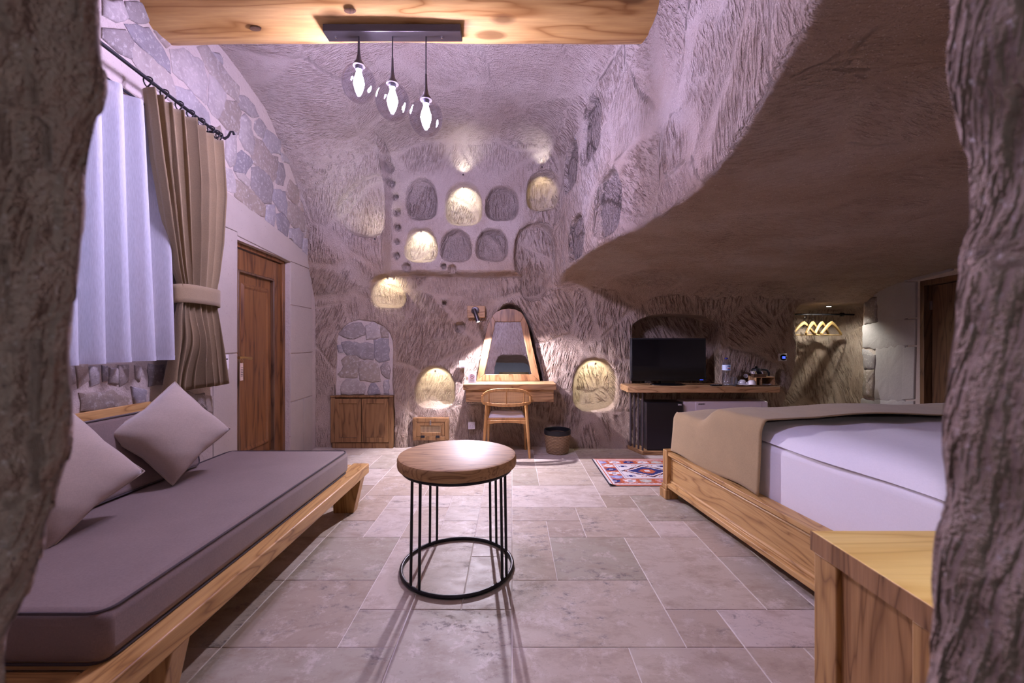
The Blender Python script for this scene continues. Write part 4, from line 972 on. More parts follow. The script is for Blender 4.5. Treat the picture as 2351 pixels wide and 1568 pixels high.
# ------------------------------------------------------------------ two-door cabinet under the walled-up arch
cab = thing('cabinet', 'two door brown wooden cabinet under the walled-up stone arch', 'cabinet', (-1.76, 4.93, 0))
x0, x1 = -.365, .365; zt = .61
rbox('body', M['cab'], cab, x0, x1, .022, .145, .0, zt - .012, .003)
rbox('top', M['cab'], cab, x0 - .006, x1 + .008, -.008, .145, zt - .014, zt + .006, .003)
rbox('plinth', M['cab'], cab, x0 + .02, x1 - .012, .002, .03, .0, .062, .002)
rbox('face_stile', M['cab'], cab, x0, x0 + .05, -.002, .022, .065, zt - .016, .003); rbox('face_stile', M['cab'], cab, x1 - .05, x1, -.002, .022, .0, zt - .016, .003)
def cdoor(a, b_, strip):
    dr = MB().box(a, a + .05, -.012, .012, .07, zt - .03).box(b_ - .05, b_, -.012, .012, .07, zt - .03).box(a + .05, b_ - .05, -.012, .012, zt - .085, zt - .03).box(a + .05, b_ - .05, -.012, .012, .07, .125)
    d = dr.build('door', M['cab'], cab, bevel=.003)
    rbox('door_panel', M['cab'], d, a + .05, b_ - .05, .0, .012, .125, zt - .085, 0)
    if strip: rbox('dark_strip', M['darkwood'], d, a + .05, b_ - .05, -.006, .012, .07, .13, .002)
cdoor(x0 + .052, -.005, True); cdoor(.003, x1 - .052, False)
# ------------------------------------------------------------------ small cane hatch
ht = thing('cane_hatch', 'small wooden wall hatch with a cane panel and black hinges', 'hatch', (-.96, 4.985, .085))
def mitre(nm, par, x0, x1, z0, z1, w_, y0, y1, mt):
    for a in range(4):
        O = [(x0, z0), (x1, z0), (x1, z1), (x0, z1)]; I = [(x0 + w_, z0 + w_), (x1 - w_, z0 + w_), (x1 - w_, z1 - w_), (x0 + w_, z1 - w_)]
        q = [O[a], O[(a + 1) % 4], I[(a + 1) % 4], I[a]]
        MB().prism([Vector((p, y0, r)) for p, r in q], [Vector((p, y1, r)) for p, r in q]).build(nm, M[mt], par, bevel=.0025)
mitre('frame', ht, -.21, .21, 0, .262, .045, -.03, .06, 'cab')
hdr = MB().box(-.164, .164, .0, .01, .047, .215).build('door', M['cab'], ht); 
mitre('door_frame', hdr, -.162, .162, .048, .214, .042, -.026, .0, 'cab')
rbox('cane_panel', M['canebig'], hdr, -.122, .122, -.010, -.008, .088, .175, 0); rbox('backing', M['darkwood'], hdr, -.122, .122, -.004, -.001, .088, .175, 0)
for sx in (-.09, .085): rbox('hinge', M['iron'], hdr, sx - .022, sx + .022, -.036, -.026, .03, .058, .002)
rbox('latch', M['steel'], hdr, -.008, .008, -.036, -.026, .18, .235, .002)
# ------------------------------------------------------------------ outlets and switches
def outlet(loc, label, frame='white', socket=True):
    o = thing('power_outlet' if socket else 'light_switch', label, 'outlet' if socket else 'switch', loc)
    rbox('plate', M[frame], o, -.041, .041, -.016, .02, -.041, .041, .003)
    if socket:
        MB().lathe([(.0, .0), (.022, .0), (.024, .006), (.026, .006), (.026, -.004), (0, -.004)], n=24, M=Matrix.Translation((0, -.0165, 0)) @ Matrix.Rotation(math.pi / 2, 4, 'X')).build('socket', M['white'] , o)
        for sx in (-.0095, .0095): MB().lathe([(0, 0), (.003, 0), (.003, .002), (0, .002)], n=10, M=Matrix.Translation((sx, -.0175, 0)) @ Matrix.Rotation(math.pi / 2, 4, 'X')).build('pin_hole', M['ink'], o)
    else: rbox('rocker', M['porcelain'], o, -.028, .028, -.022, -.016, -.028, .028, .002)
    return o
outlet(P(1083, 977, 4.965), 'white wall outlet low on the rock left of the chair')
outlet(P(1063, 836, 4.95), 'white light switch on the rock left of the mirror', socket=False)
outlet(P(1710, 863, 4.905), 'brown framed wall outlet above the glasses on the shelf', frame='darkwood')
# ------------------------------------------------------------------ vanity desk
dk = thing('vanity_desk', 'thick wooden wall desk with a deep plank apron under the mirror', 'desk', (-.025, 4.78, .585))
rbox('desk_top', M['desk'], dk, -.51, .51, -.185, .26, .135, .20, .006)
rbox('apron', M['desk'], dk, -.485, .485, -.155, .26, .0, .134, .005)
# ------------------------------------------------------------------ mirror leaning in its arch
mr = thing('mirror', 'arched wooden mirror leaning in a rock niche on the desk', 'mirror', (-.035, 4.93, .786))
tilt = math.radians(6.7); MT = Matrix.Rotation(-tilt, 4, 'X')
def mp(px_, py_, y=0.0):
    s = 4.975 / F; return MT @ Vector(((px_ - CX) * s + .035, y, (880 - py_) * s * 1.0))
outer = [(1095, 880), (1103, 835), (1111, 790), (1120, 752), (1128, 733), (1139, 721), (1153, 715), (1168, 713), (1183, 715), (1196, 722), (1205, 734), (1212, 752), (1220, 790), (1230, 835), (1239, 880)]
inner = [(1113, 865), (1137, 744), (1195, 744), (1220, 865)]
def fpart(nm, poly, y0=-.028, y1=.012):
    MB().prism([mp(a, b_, y0) for a, b_ in poly], [mp(a, b_, y1) for a, b_ in poly]).build(nm, M['frame'], mr, bevel=.004)
fpart('frame_rail', [(1095, 880), (1239, 880), (1220, 865), (1113, 865)])
fpart('frame_stile', [(1095, 880), (1113, 865), (1137, 744), (1130, 731), (1120, 752), (1111, 790), (1103, 835)])
fpart('frame_stile', [(1239, 880), (1230, 835), (1220, 790), (1212, 752), (1203, 731), (1195, 744), (1220, 865)])
fpart('frame_crown', [(1137, 744), (1195, 744), (1203, 731), (1196, 722), (1183, 715), (1168, 713), (1153, 715), (1139, 721), (1130, 731)])
MB().prism([mp(a, b_, -.008) for a, b_ in [(1110, 868), (1223, 868), (1198, 741), (1134, 741)]], [mp(a, b_, .004) for a, b_ in [(1110, 868), (1223, 868), (1198, 741), (1134, 741)]]).build('mirror_glass', M['mirror'], mr, smooth=0)
# ------------------------------------------------------------------ wall spot lamp on a wood block
lp_ = thing('spot_lamp', 'bronze spot lamp on a rough wood block beside the mirror', 'wall lamp', P(1094, 716, 4.985))
lo = lp_.location.copy()
rbox('wood_block', M['desk'], lp_, -.105, .105, -.05, .045, -.072, .068, .006)
MB().lathe([(0, 0), (.044, 0), (.046, .012), (.04, .022), (0, .026)], n=32, M=Matrix.Translation((-.01, -.05, .012)) @ Matrix.Rotation(math.pi / 2, 4, 'X')).build('rosette', M['bronze'], lp_)
hp = Vector((.0, -.255, -.01)); hdn = Vector((.33, -.26, -.91)).normalized()
MB().tube([(-.01, -.07, .012), (-.004, -.21, .006), hp], .008, 10).build('arm', M['bronze'], lp_)
Rm = Matrix.Translation(hp) @ (-hdn).to_track_quat('Z', 'Y').to_matrix().to_4x4()
MB().lathe([(0, .025), (.022, .025), (.024, .02), (.024, -.135), (.020, -.135), (.020, -.125), (0, -.125)], n=28, M=Rm).build('lamp_head', M['bronze'], lp_)
MB().lathe([(0, -.1265), (.019, -.1265), (.019, -.1255), (0, -.1255)], n=20, M=Rm).build('lens', M['led'], lp_)
spot('vanity_beam', lo + hp + hdn * .142, lo + hp + hdn * .142 + hdn, 230, (.90, .80, 1.0), 140, .30, .016, lp_)
# ------------------------------------------------------------------ no smoking card
cd = thing('no_smoking_card', 'white no smoking card standing on the desk left of the mirror', 'sign', P(1084, 881, 4.72) + Vector((0, 0, .0)))
cd.location.z = .786
rbox('card', M['card'], cd, -.044, .044, 0, .004, 0, .130, .001); rbox('card_back', M['card'], cd, -.044, .044, .03, .033, 0, .11, .001)
MB().tube([Vector((.024 * math.cos(a), -.0008, .075 + .024 * math.sin(a))) for a in [k * 2 * math.pi / 28 for k in range(28)]], .0022, 6, closed=True).build('ring_mark', M['inkred'], cd)
MB().tube([(-.017, -.0012, .092), (.017, -.0012, .058)], .0018, 6).build('slash_mark', M['inkred'], cd)
MB().tube([(-.014, -.0008, .070), (.014, -.0008, .079)], .0022, 6).build('cigarette_mark', M['ink'], cd)
for k in range(2): rbox('printed_line', M['ink'], cd, -.026, .026, -.0006, 0, .030 - k * .009, .032 - k * .009, 0)
# ------------------------------------------------------------------ cane-back chair
ch = thing('chair', 'beech chair with curved cane back and white seat pushed to the desk', 'chair', (-.06, 4.665, 0))
def leg(a, b_, r0, r1, nm='leg'): MB().tube([a, Vector(a).lerp(Vector(b_), .5), b_], [r0, (r0 + r1) / 2 + .004, r1], 12).build(nm, M['chair'], ch)
for s in (-1, 1):
    leg((s * .248, -.165, 0), (s * .212, -.10, .585), .012, .017); leg((s * .215, .20, 0), (s * .205, .17, .64), .012, .016)
seat_f = MB(); seat_f.box(-.205, .205, -.115, .195, .385, .425)
seat_f.build('seat_frame', M['chair'], ch, bevel=.008)
ap = MB(); 
rail_pts = [(-.215, .40), (.215, .40), (.215, .352), (.12, .368), (0, .373), (-.12, .368), (-.215, .352)]
ap.prism([Vector((a, -.128, b_)) for a, b_ in rail_pts], [Vector((a, -.098, b_)) for a, b_ in rail_pts]); ap.build('seat_rail', M['chair'], ch, bevel=.004)
MB().grid(lambda u, v: Vector((-.195 + .39 * u, -.105 + .30 * v, .425 + .045 * (max(0, 1 - abs(2 * u - 1) ** 8) * max(0, 1 - abs(2 * v - 1) ** 8)) ** .5)), 24, 20).build('seat_cushion', M['seat'], ch, smooth=80)
def arc(t, z, r=.0):
    a = math.radians(-90 + t * 62); return Vector((.262 * math.sin(t * 1.13) / math.sin(1.13), -.185 + .085 * (t * t) - r, z))
def band(z0f, z1f, th, nm):
    m = MB(); rings = []
    for k in range(25):
        t = -1 + 2 * k / 24; a, b_ = z0f(t), z1f(t); p = arc(t, 0); rings.append([p + Vector((0, -th, a)), p + Vector((0, th, a)), p + Vector((0, th, b_)), p + Vector((0, -th, b_))])
    m.frus(rings); return m.build(nm, M['chair'], ch, bevel=.004)
zt_ = lambda t: .752 - .075 * abs(t) ** 2.6
band(lambda t: zt_(t) - .030, zt_, .012, 'top_rail'); band(lambda t: .555 + .012 * (1 - t * t) * 0 + .018 * t * t, lambda t: .587 + .018 * t * t, .012, 'lower_rail')
MB().grid(lambda u, v: arc(-.93 + 1.86 * u, 0) + Vector((0, 0, (.58 + (zt_(-.93 + 1.86 * u) - .02 - .58) * v))), 30, 6).build('cane_back', M['cane'], ch, smooth=80)
for t in (-.62, 0, .62): MB().tube([arc(t, .57, .004), arc(t, zt_(t) - .015, .004)], .006, 8).build('spindle', M['chair'], ch)
for s in (-1, 1): MB().tube([arc(s * .99, .59), arc(s * .99, zt_(.99) - .012)], .014, 10).build('back_post', M['chair'], ch)
# ------------------------------------------------------------------ waste basket
bk = thing('waste_basket', 'round seagrass waste basket with a black rim on the floor', 'basket', (.511, 4.74, 0))
MB().lathe([(0, 0), (.115, 0), (.125, .012), (.146, .20), (.146, .225), (.138, .225), (.118, .02), (0, .014)], n=48).build('woven_body', M['basket'], bk)
MB().lathe([(.1465, .212), (.150, .216), (.150, .258), (.144, .264), (.138, .258), (.137, .212)], n=48).build('rim', M['blackplastic'], bk)
# ------------------------------------------------------------------ television shelf, rods and plinth
sh = thing('shelf', 'long wooden wall shelf with four steel rods and a floor plinth', 'shelf', (1.27, 4.6, 0))
pts = [(0.0, .30), (.0, .02), (.10, -.02), (1.66, -.0), (1.66, .36), (0, .36)]
MB().prism([Vector((a, b_, .757)) for a, b_ in pts], [Vector((a, b_, .690)) for a, b_ in pts]).build('shelf_board', M['desk'], sh, bevel=.005)
pts = [(.08, .36), (.08, .30), (.165, .02), (1.70, .02), (1.70, .36)]
MB().prism([Vector((a, b_, .045)) for a, b_ in pts], [Vector((a, b_, .0)) for a, b_ in pts]).build('plinth', M['desk'], sh, bevel=.004)
for k in range(4):
    t = k / 3; MB().tube([(.10 + .075 * t, .26 - .205 * t, .04), (.10 + .075 * t, .26 - .205 * t, .70)], .011, 12).build('steel_rod', M['rodsteel'], sh)
fr = thing('minibar', 'black minibar fridge standing under the television shelf', 'minibar', (1.69, 4.66, .045))
rbox('cabinet', M['fridge'], fr, -.20, .20, .035, .24, .0, .53, .006); fd = rbox('door', M['fridge'], fr, -.20, .20, -.01, .03, .005, .53, .006)
rbox('edge_trim', M['rodsteel'], fd, -.202, -.196, -.012, .03, .01, .525, .001)
txt('logo', 'EMA', .021, M['white'], fd, Matrix.Translation((.165, -.0105, .505)) @ Matrix.Rotation(math.pi / 2, 4, 'X'), 0, .0008)
ac = thing('floor_air_conditioner', 'white floor air conditioner beside the minibar behind the bed', 'air conditioner', (2.39, 4.70, .046))
rbox('housing', M['ac'], ac, -.475, .475, .0, .21, 0, .537, .018, seg=4)
rbox('front_panel', M['ac'], ac, -.34, .40, -.006, .02, .05, .53, .006); rbox('outlet_slot', M['blackplastic'], ac, -.30, .36, -.008, .0, .43, .436, .001)
txt('logo', 'DAIKIN', .022, M['ink'], ac, Matrix.Translation((-.275, -.0068, .505)) @ Matrix.Rotation(math.pi / 2, 4, 'X'), .25, .001)
tv = thing('television', 'black flat television standing on the shelf in the arched niche', 'television', (1.775, 4.80, .757))
rbox('casing', M['blackplastic'], tv, -.425, .425, -.03, .03, .045, .53, .006); rbox('screen', M['screen'], tv, -.408, .408, -.0335, -.03, .075, .515, 0)
rbox('lower_bezel', M['blackgloss'], tv, -.425, .425, -.036, -.03, .045, .075, .001)
rbox('neck', M['blackgloss'], tv, -.08, .08, -.01, .02, .0, .06, .004); MB().lathe([(0, 0), (.20, 0), (.20, .006), (.17, .012), (0, .014)], n=40, M=Matrix.Scale(.6, 4, (0, 1, 0))).build('stand', M['blackgloss'], tv)
for k in range(3): rbox('status_light', M['blue'], tv, .352 + k * .014, .361 + k * .014, -.0375, -.036, .056, .061, 0)
# things on the shelf
rc = thing('remote_control', 'black remote control lying on the shelf right of the television', 'remote', (2.265, 4.68, .757)); rbox('body', M['blackplastic'], rc, -.055, .065, -.018, .018, 0, .016, .004)
for k in range(4): rbox('button', M['white'], rc, -.035 + k * .02, -.028 + k * .02, -.004, .004, .016, .018, .0005)
wb = thing('water_bottle', 'clear plastic water bottle with a pale blue label on the shelf', 'bottle', (2.395, 4.70, .757))
prof = [(0, 0), (.038, 0), (.043, .008)]
for k in range(8): prof += [(.043, .014 + k * .018), (.040, .022 + k * .018), (.043, .029 + k * .018)]
prof += [(.043, .165), (.043, .235), (.038, .252), (.020, .285), (.0135, .292), (.0135, .30)]
MB().lathe(prof + [(0, .30)], n=32).build('bottle_body', M['clear'], wb)
MB().lathe([(.0437, .172), (.0437, .232), (.0432, .232), (.0432, .172)], n=40).build('label_wrap', M['labelw'], wb)
def onlab(u, z, r=.0442): a = -math.pi / 2 + u / .0437; return Vector((r * math.cos(a), r * math.sin(a), z))
MB().add([onlab(.008, .202)] + [onlab(.008 + .027 * math.cos(q), .202 + .024 * math.sin(q)) for q in [k * math.pi / 12 for k in range(24)]], [(0, k + 1, (k + 1) % 24 + 1) for k in range(24)]).build('label_oval', M['labelb'], wb, smooth=0)
MB().add([onlab(-.008 + .032 * k / 8, .196 + .0, .0446) for k in range(9)] + [onlab(-.008 + .032 * k / 8, .190, .0446) for k in range(9)], [(k, k + 1, k + 10, k + 9) for k in range(8)]).build('label_stripe', M['red'], wb, smooth=0)
MB().add([onlab(-.008 + .032 * k / 8, .206 + .006 * math.sin(k * .8), .0446) for k in range(9)] + [onlab(-.008 + .032 * k / 8, .200 + .006 * math.sin(k * .8), .0446) for k in range(9)], [(k, k + 1, k + 10, k + 9) for k in range(8)]).build('label_wave', M['card'], wb, smooth=0)
MB().lathe([(0, .296), (.017, .296), (.017, .312), (0, .314)], n=24).build('cap', M['bluecap'], wb)
ty = thing('serving_tray', 'dark flat serving tray at the right end of the shelf', 'tray', (2.72, 4.72, .757)); rbox('tray_base', M['blackplastic'], ty, -.26, .21, -.10, .12, 0, .006, .002); rbox('tray_lip', M['darkwood'], ty, -.265, .215, -.105, -.10, 0, .014, .002)
def tumbler(x, y, label):
    g_ = thing('glass_tumbler', label, 'glass', (x, y, .7635), group='tumblers on the tray')
    MB().lathe([(0, 0), (.026, 0), (.031, .085), (.029, .085), (.0245, .008), (0, .008)], n=28).build('glass_wall', M['clear'], g_)
tumbler(2.475, 4.705, 'clear glass tumbler nearest the water bottle'); tumbler(2.525, 4.775, 'clear glass tumbler behind the white saucer')
sa = thing('saucer', 'white porcelain saucer lying on the tray by the glasses', 'saucer', (2.575, 4.655, .7637)); MB().lathe([(0, 0), (.04, 0), (.072, .012), (.073, .015), (.04, .005), (0, .004)], n=36).build('dish', M['porcelain'], sa)
def cup(x, y, r, label):
    c = thing('upturned_cup', label, 'cup', (x, y, .7635), group='upturned white cups on the tray')
    MB().lathe([(r, 0), (r * .98, r * .5), (r * .85, r), (r * .6, r * 1.28), (r * .42, r * 1.35), (0, r * 1.35), ], n=32).build('bowl', M['porcelain'], c)
    MB().tube([(-r * .95, 0, r * .3), (-r * 1.35, -.01, r * .4), (-r * 1.4, -.01, r * .75), (-r * .9, 0, r * .9)], .004, 8).build('handle', M['porcelain'], c)
cup(2.655, 4.66, .044, 'upturned white cup standing by the wooden box'); cup(2.612, 4.768, .040, 'upturned white cup behind the saucer')
wx = thing('tea_box', 'open wooden tea box standing at the right end of the tray', 'box', (2.80, 4.70, .7635))
rbox('side', M['desk'], wx, -.115, -.105, -.07, .09, 0, .092, .001); rbox('side', M['desk'], wx, .085, .095, -.07, .09, 0, .092, .001); rbox('top', M['desk'], wx, -.115, .095, -.07, .09, .086, .096, .001); rbox('back', M['darkwood'], wx, -.105, .085, .08, .09, 0, .086, .001); rbox('side', M['desk'], wx, -.055, -.047, -.07, .08, 0, .086, .001)
s2 = thing('small_saucer', 'white saucer lying inside the open wooden tea box', 'saucer', (2.825, 4.68, .7638)); MB().lathe([(0, 0), (.03, 0), (.052, .010), (.053, .013), (.03, .005), (0, .004)], n=32).build('dish', M['porcelain'], s2)
sp_ = thing('sachet_tray', 'small tray of tea and sugar sachets on the tea box', 'tray', (2.735, 4.67, .8597))
for a in ((-.07, .07, -.03, -.027), (-.07, .07, .027, .03), (-.07, -.067, -.03, .03), (.067, .07, -.03, .03)): rbox('side', M['darkwood'], sp_, *a, 0, .03, .0008)
rbox('bottom', M['darkwood'], sp_, -.067, .067, -.027, .027, 0, .003, 0)
for k in range(9):
    Mx = Matrix.Translation((-.055 + k * .013, -.002, .004)) @ Matrix.Rotation(math.radians(-22 + rnd.uniform(-5, 5)), 4, 'Y'); rbox('sachet', M[('card', 'cutlery', 'blackplastic')[(0, 0, 1, 1, 2, 2, 2, 2, 0)[k]]], sp_, -.002, .002, -.022, .02, 0, .062 + rnd.uniform(-.006, .006), .0006, Mx)
kt2 = thing('electric_kettle', 'black electric kettle behind the sachet tray on the shelf', 'kettle', (2.835, 4.885, .757))
MB().lathe([(0, 0), (.056, 0), (.058, .02), (.056, .10), (.050, .165), (.045, .178), (.03, .186), (0, .19)], n=36).build('kettle_body', M['blackplastic'], kt2)
MB().lathe([(0, 0), (.012, 0), (.014, .01), (.008, .018), (0, .018)], c=(0, 0, .188), n=18).build('lid_knob', M['blackgloss'], kt2)
MB().tube([(.045, -.03, .17), (.095, -.05, .165), (.115, -.055, .13), (.112, -.05, .06), (.07, -.03, .04)], [.010, .011, .011, .010, .009], 10).build('handle', M['blackplastic'], kt2)
MB().tube([(-.05, -.03, .15), (-.08, -.05, .168)], [.016, .008], 10).build('spout', M['blackplastic'], kt2)
tm = thing('thermostat', 'square white thermostat with a round blue lit dial on the rock', 'thermostat', P(1796.5, 820.5, 4.91))
rbox('plate', M['white'], tm, -.043, .043, -.014, .03, -.043, .043, .004)
MB().lathe([(0, 0), (.036, 0), (.036, .008), (.032, .011), (0, .011)], n=32, M=Matrix.Translation((0, -.0135, 0)) @ Matrix.Rotation(math.pi / 2, 4, 'X')).build('dial', M['blackgloss'], tm)
rbox('display', M['blue'], tm, -.017, .017, -.0265, -.0245, -.014, .014, 0)
rbox('digit_mark', M['card'], tm, -.010, -.004, -.0275, -.0265, .000, .006, 0); rbox('digit_mark', M['card'], tm, .004, .010, -.0275, -.0265, -.004, .004, 0)
# ------------------------------------------------------------------ wardrobe recess
cr = thing('clothes_rail', 'black clothes rail across the lit wardrobe recess', 'rail', (3.74, 5.22, 1.585))
MB().tube([(-.55, .0, 0), (.37, 0, 0)], .011, 12).build('bar', M['black'], cr); MB().lathe([(0, 0), (.024, 0), (.024, .03), (0, .03)], n=20, M=Matrix.Translation((.34, 0, 0)) @ Matrix.Rotation(math.pi / 2, 4, 'Y')).build('end_cap', M['black'], cr)
MB().tube([(.36, 0, 0), (.60, .06, 0)], .012, 10).build('wall_stub', M['black'], cr)
def hanger(px_, rz, label):
    h_ = thing('clothes_hanger', label, 'hanger', (P(px_, 722, 5.22).x, 5.22, 1.585), math.radians(rz), group='wooden hangers on the rail')
    MB().tube([Vector((.026 * math.sin(a) , 0, -.016 + .030 * math.cos(a) )) for a in [math.radians(-60 + k * 24) for k in range(11)]] + [Vector((0, 0, -.055)), Vector((0, 0, -.105))], .0028, 8).build('hook', M['chrome'], h_)
    pth = [Vector((.215 * t, 0, -.105 - .14 * abs(t) ** 1.35)) for t in [-1, -.75, -.5, -.25, -.08, 0, .08, .25, .5, .75, 1]]
    m = MB(); rings = []
    for k, p in enumerate(pth):
        w_ = .012; hh = .020 - .006 * abs(p.x) / .215; rings.append([p + Vector((0, -w_, -hh)), p + Vector((0, w_, -hh)), p + Vector((0, w_, hh)), p + Vector((0, -w_, hh))])
    m.frus(rings); m.build('shoulder', M['hanger'], h_, bevel=.004)
    MB().tube([(-.20, 0, -.255), (.20, 0, -.255)], .006, 8).build('trouser_bar', M['hanger'], h_)
hanger(1845, 24, 'leftmost wooden hanger on the clothes rail'); hanger(1866, 36, 'second wooden hanger from the left on the clothes rail'); hanger(1887, 35, 'third wooden hanger from the left on the clothes rail'); hanger(1909, 25, 'rightmost wooden hanger on the clothes rail')
dl = thing('wardrobe_downlight', 'small recessed downlight in the top of the wardrobe recess', 'downlight', (3.78, 5.02, 1.665))
MB().lathe([(0, .02), (.034, .02), (.036, .0), (.028, .0), (.026, .006), (0, .006)], n=28).build('ring', M['chrome'], dl); MB().lathe([(0, .004), (.025, .004), (.025, .001), (0, .001)], n=24).build('lens', M['led'], dl)
spot('wardrobe_beam', Vector((3.78, 5.02, 1.66)), Vector((3.80, 5.16, 0)), 34, (1, .98, .90), 150, .5, .02, dl)
# ------------------------------------------------------------------ bed
BO = Vector((1.235, 3.40, 0)); brot = math.atan2(-.993, .119)      # local +x runs from the foot to the head, local +y across the bed
bed = thing('bed', 'double bed with a moulded oak frame and white mattress', 'bed', BO, brot)
BL, BW = 1.98, 2.02
def bb(nm, mt, x0, x1, y0, y1, z0, z1, bevel=.005, par=None, seg=2): return rbox(nm, M[mt], par or bed, x0, x1, y0, y1, z0, z1, bevel, None, seg)
for nm, y0, sg in (('side_rail', 0, 1), ('side_rail', BW, -1)):
    q = lambda d: y0 + sg * d
    def yb2_(a, b_): return (min(q(a), q(b_)), max(q(a), q(b_)))
    r_ = bb(nm, 'oakX', .06, BL, *yb2_(.02, .06), .12, .335)
    pr = [(.028, .30), (.012, .322), (.018, .330), (-.006, .345), (-.006, .372), (.085, .372), (.085, .335)]
    MB().prism([Vector((.05, q(a), b_)) for a, b_ in pr], [Vector((BL, q(a), b_)) for a, b_ in pr]).build('top_moulding', M['oakX'], r_, bevel=.003)
    pr = [(.028, .155), (.010, .140), (.012, .130), (-.012, .120), (-.012, .092), (.06, .092), (.06, .13)]
    MB().prism([Vector((.05, q(a), b_)) for a, b_ in pr], [Vector((BL, q(a), b_)) for a, b_ in pr]).build('base_moulding', M['oakX'], r_, bevel=.003)
fr_ = bb('foot_rail', 'oakZ', .02, .06, .05, BW - .05, .12, .335)
MB().box(-.008, .085, .02, BW - .02, .340, .372).build('top_moulding', M['oakZ'], fr_, bevel=.006); MB().box(-.014, .06, .02, BW - .02, .092, .125).build('base_moulding', M['oakZ'], fr_, bevel=.006)
hb = bb('head_rail', 'oakZ', BL - .03, BL + .01, .0, BW, .09, .372)
for (xx, yy) in ((0, 0), (0, BW), (BL - .07, 0), (BL - .07, BW)):
    sg = 1 if yy == 0 else -1
    po = MB(); ya_, yc_ = sorted((yy - sg * .012, yy + sg * .062)); po.box(xx - .012, xx + .062, ya_, yc_, .075, .382)
    ya_, yc_ = sorted((yy - sg * .03, yy + sg * .075)); po.box(xx - .03, xx + .075, ya_, yc_, .0, .075)
    ya_, yc_ = sorted((yy - sg * .02, yy + sg * .07)); po.box(xx - .02, xx + .07, ya_, yc_, .075, .11)
    po.build('post', M['oakZ'], bed, bevel=.005)
bb('slat_base', 'oakX', .06, BL - .03, .06, BW - .06, .20, .30, .002)
mt_ = bb('mattress', 'linen', .085, BL - .04, .09, BW - .09, .30, .685, .05, seg=6)
bed_M = Matrix.Translation(BO) @ Matrix.Rotation(brot, 4, 'Z')
dv = thing('duvet', 'white duvet spread over the bed', 'duvet', BO, brot)
def duv(u, v):
    x = .50 + (BL - .04 - .50) * u; y = .078 + (BW - .156) * v
    e = (max(0, 1 - abs(2 * v - 1) ** 10)) ** .5 * (max(0, 1 - abs(2 * u - 1) ** 12)) ** .5
    t = .090 + .012 * math.sin(4 * x + 3 * y) + .014 * math.sin(2.3 * y + 1.5 * x) + .004 * math.sin(15 * y + 3 * x)
    return Vector((x, y + .010 * math.sin(8 * x) * (1 - e), .680 + t * e))
d_ = MB(); d_.grid(duv, 60, 60); d_.grid(lambda u, v: Vector((duv(u, v).x, duv(u, v).y, .6795)), 30, 30); d_.build('cover', M['linen'], dv, smooth=80)
rn_ = thing('bed_runner', 'tan linen throw draped over the foot of the bed', 'throw', BO, brot)
def run(u, v):
    # v runs across the bed (left hem, up, over the top, down the right side); u from the foot end towards the head
    hL = .345; W_ = BW - .13; tot = hL * 2 + W_; s = v * tot; xx = .055 + .98 * u
    top = .690 + .112 * sm(.38, .60, xx) + .006 * math.sin(5 * xx + 2)
    hemz = .375 + .012 * math.sin(9 * xx)
    r = .045
    if s < hL:
        k = s / hL; z = hemz + (top - hemz) * k; y = .045 - .010 * math.sin(5 * xx + 1) * (1 - k) + .028 * max(0, (k - .80) / .2) ** 2 - .012 * (1 - k)
    elif s > hL + W_:
        k = (tot - s) / hL; z = hemz + (top - hemz) * k; y = BW - .045 - .028 * max(0, (k - .80) / .2) ** 2
    else:
        k = (s - hL) / W_; y = .075 + (BW - .15) * k; z = top + .012 * min(1, 8 * k, 8 * (1 - k)) + .010 * math.sin(6 * y + 3 * xx) * min(1, 6 * k)
    z -= .05 * max(0, 1 - u / .06) ** 2 * (1 if hL < s < hL + W_ else 0)
    return Vector((xx + .012 * math.sin(14 * v), y, z))
MB().grid(run, 40, 160).build('cloth', M['runner'], rn_, solid=.006, smooth=80)
MB().grid(lambda u, v: Vector((.050 + .006 * math.sin(9 * v) , .06 + (BW - .12) * v, .66 - .27 * u)), 6, 60).build('foot_drop', M['runner'], rn_, solid=.006, smooth=80)
# ------------------------------------------------------------------ nightstand
ns = thing('nightstand', 'burl grained wooden nightstand in the right foreground', 'nightstand', (1.18, 1.12, 0))
rbox('top', M['nighttop'], ns, -.245, .25, -.20, .195, .598, .660, .004)
m = MB(); m.box(-.247, -.243, -.20, .197, .600, .658); m.build('top_edge', M['frame'], ns, bevel=0)
rbox('side_panel', M['night'], ns, -.225, -.20, -.19, .18, .02, .597, .002); rbox('side_panel', M['night'], ns, .21, .235, -.19, .18, .02, .597, .002)
rbox('stile', M['oakZ'], ns, -.24, -.19, .10, .19, .0, .597, .004); rbox('stile', M['oakZ'], ns, -.24, -.19, -.198, -.13, .0, .597, .004); rbox('stile', M['oakZ'], ns, .19, .24, .10, .19, .0, .597, .004); rbox('stile', M['oakZ'], ns, .19, .24, -.198, -.13, .0, .597, .004)
rbox('back_panel', M['night'], ns, -.19, .19, .165, .185, .02, .597, .002); nd = rbox('drawer', M['night'], ns, -.185, .185, -.195, -.17, .36, .59, .004); MB().lathe([(0, 0), (.012, 0), (.016, .018), (0, .022)], n=18, M=Matrix.Translation((0, -.195, .475)) @ Matrix.Rotation(math.pi / 2, 4, 'X')).build('knob', M['brass'], nd)
rbox('door', M['night'], ns, -.185, .185, -.195, -.17, .04, .35, .004); rbox('base', M['oakX'], ns, -.2, .2, -.16, .16, .02, .04, .002)
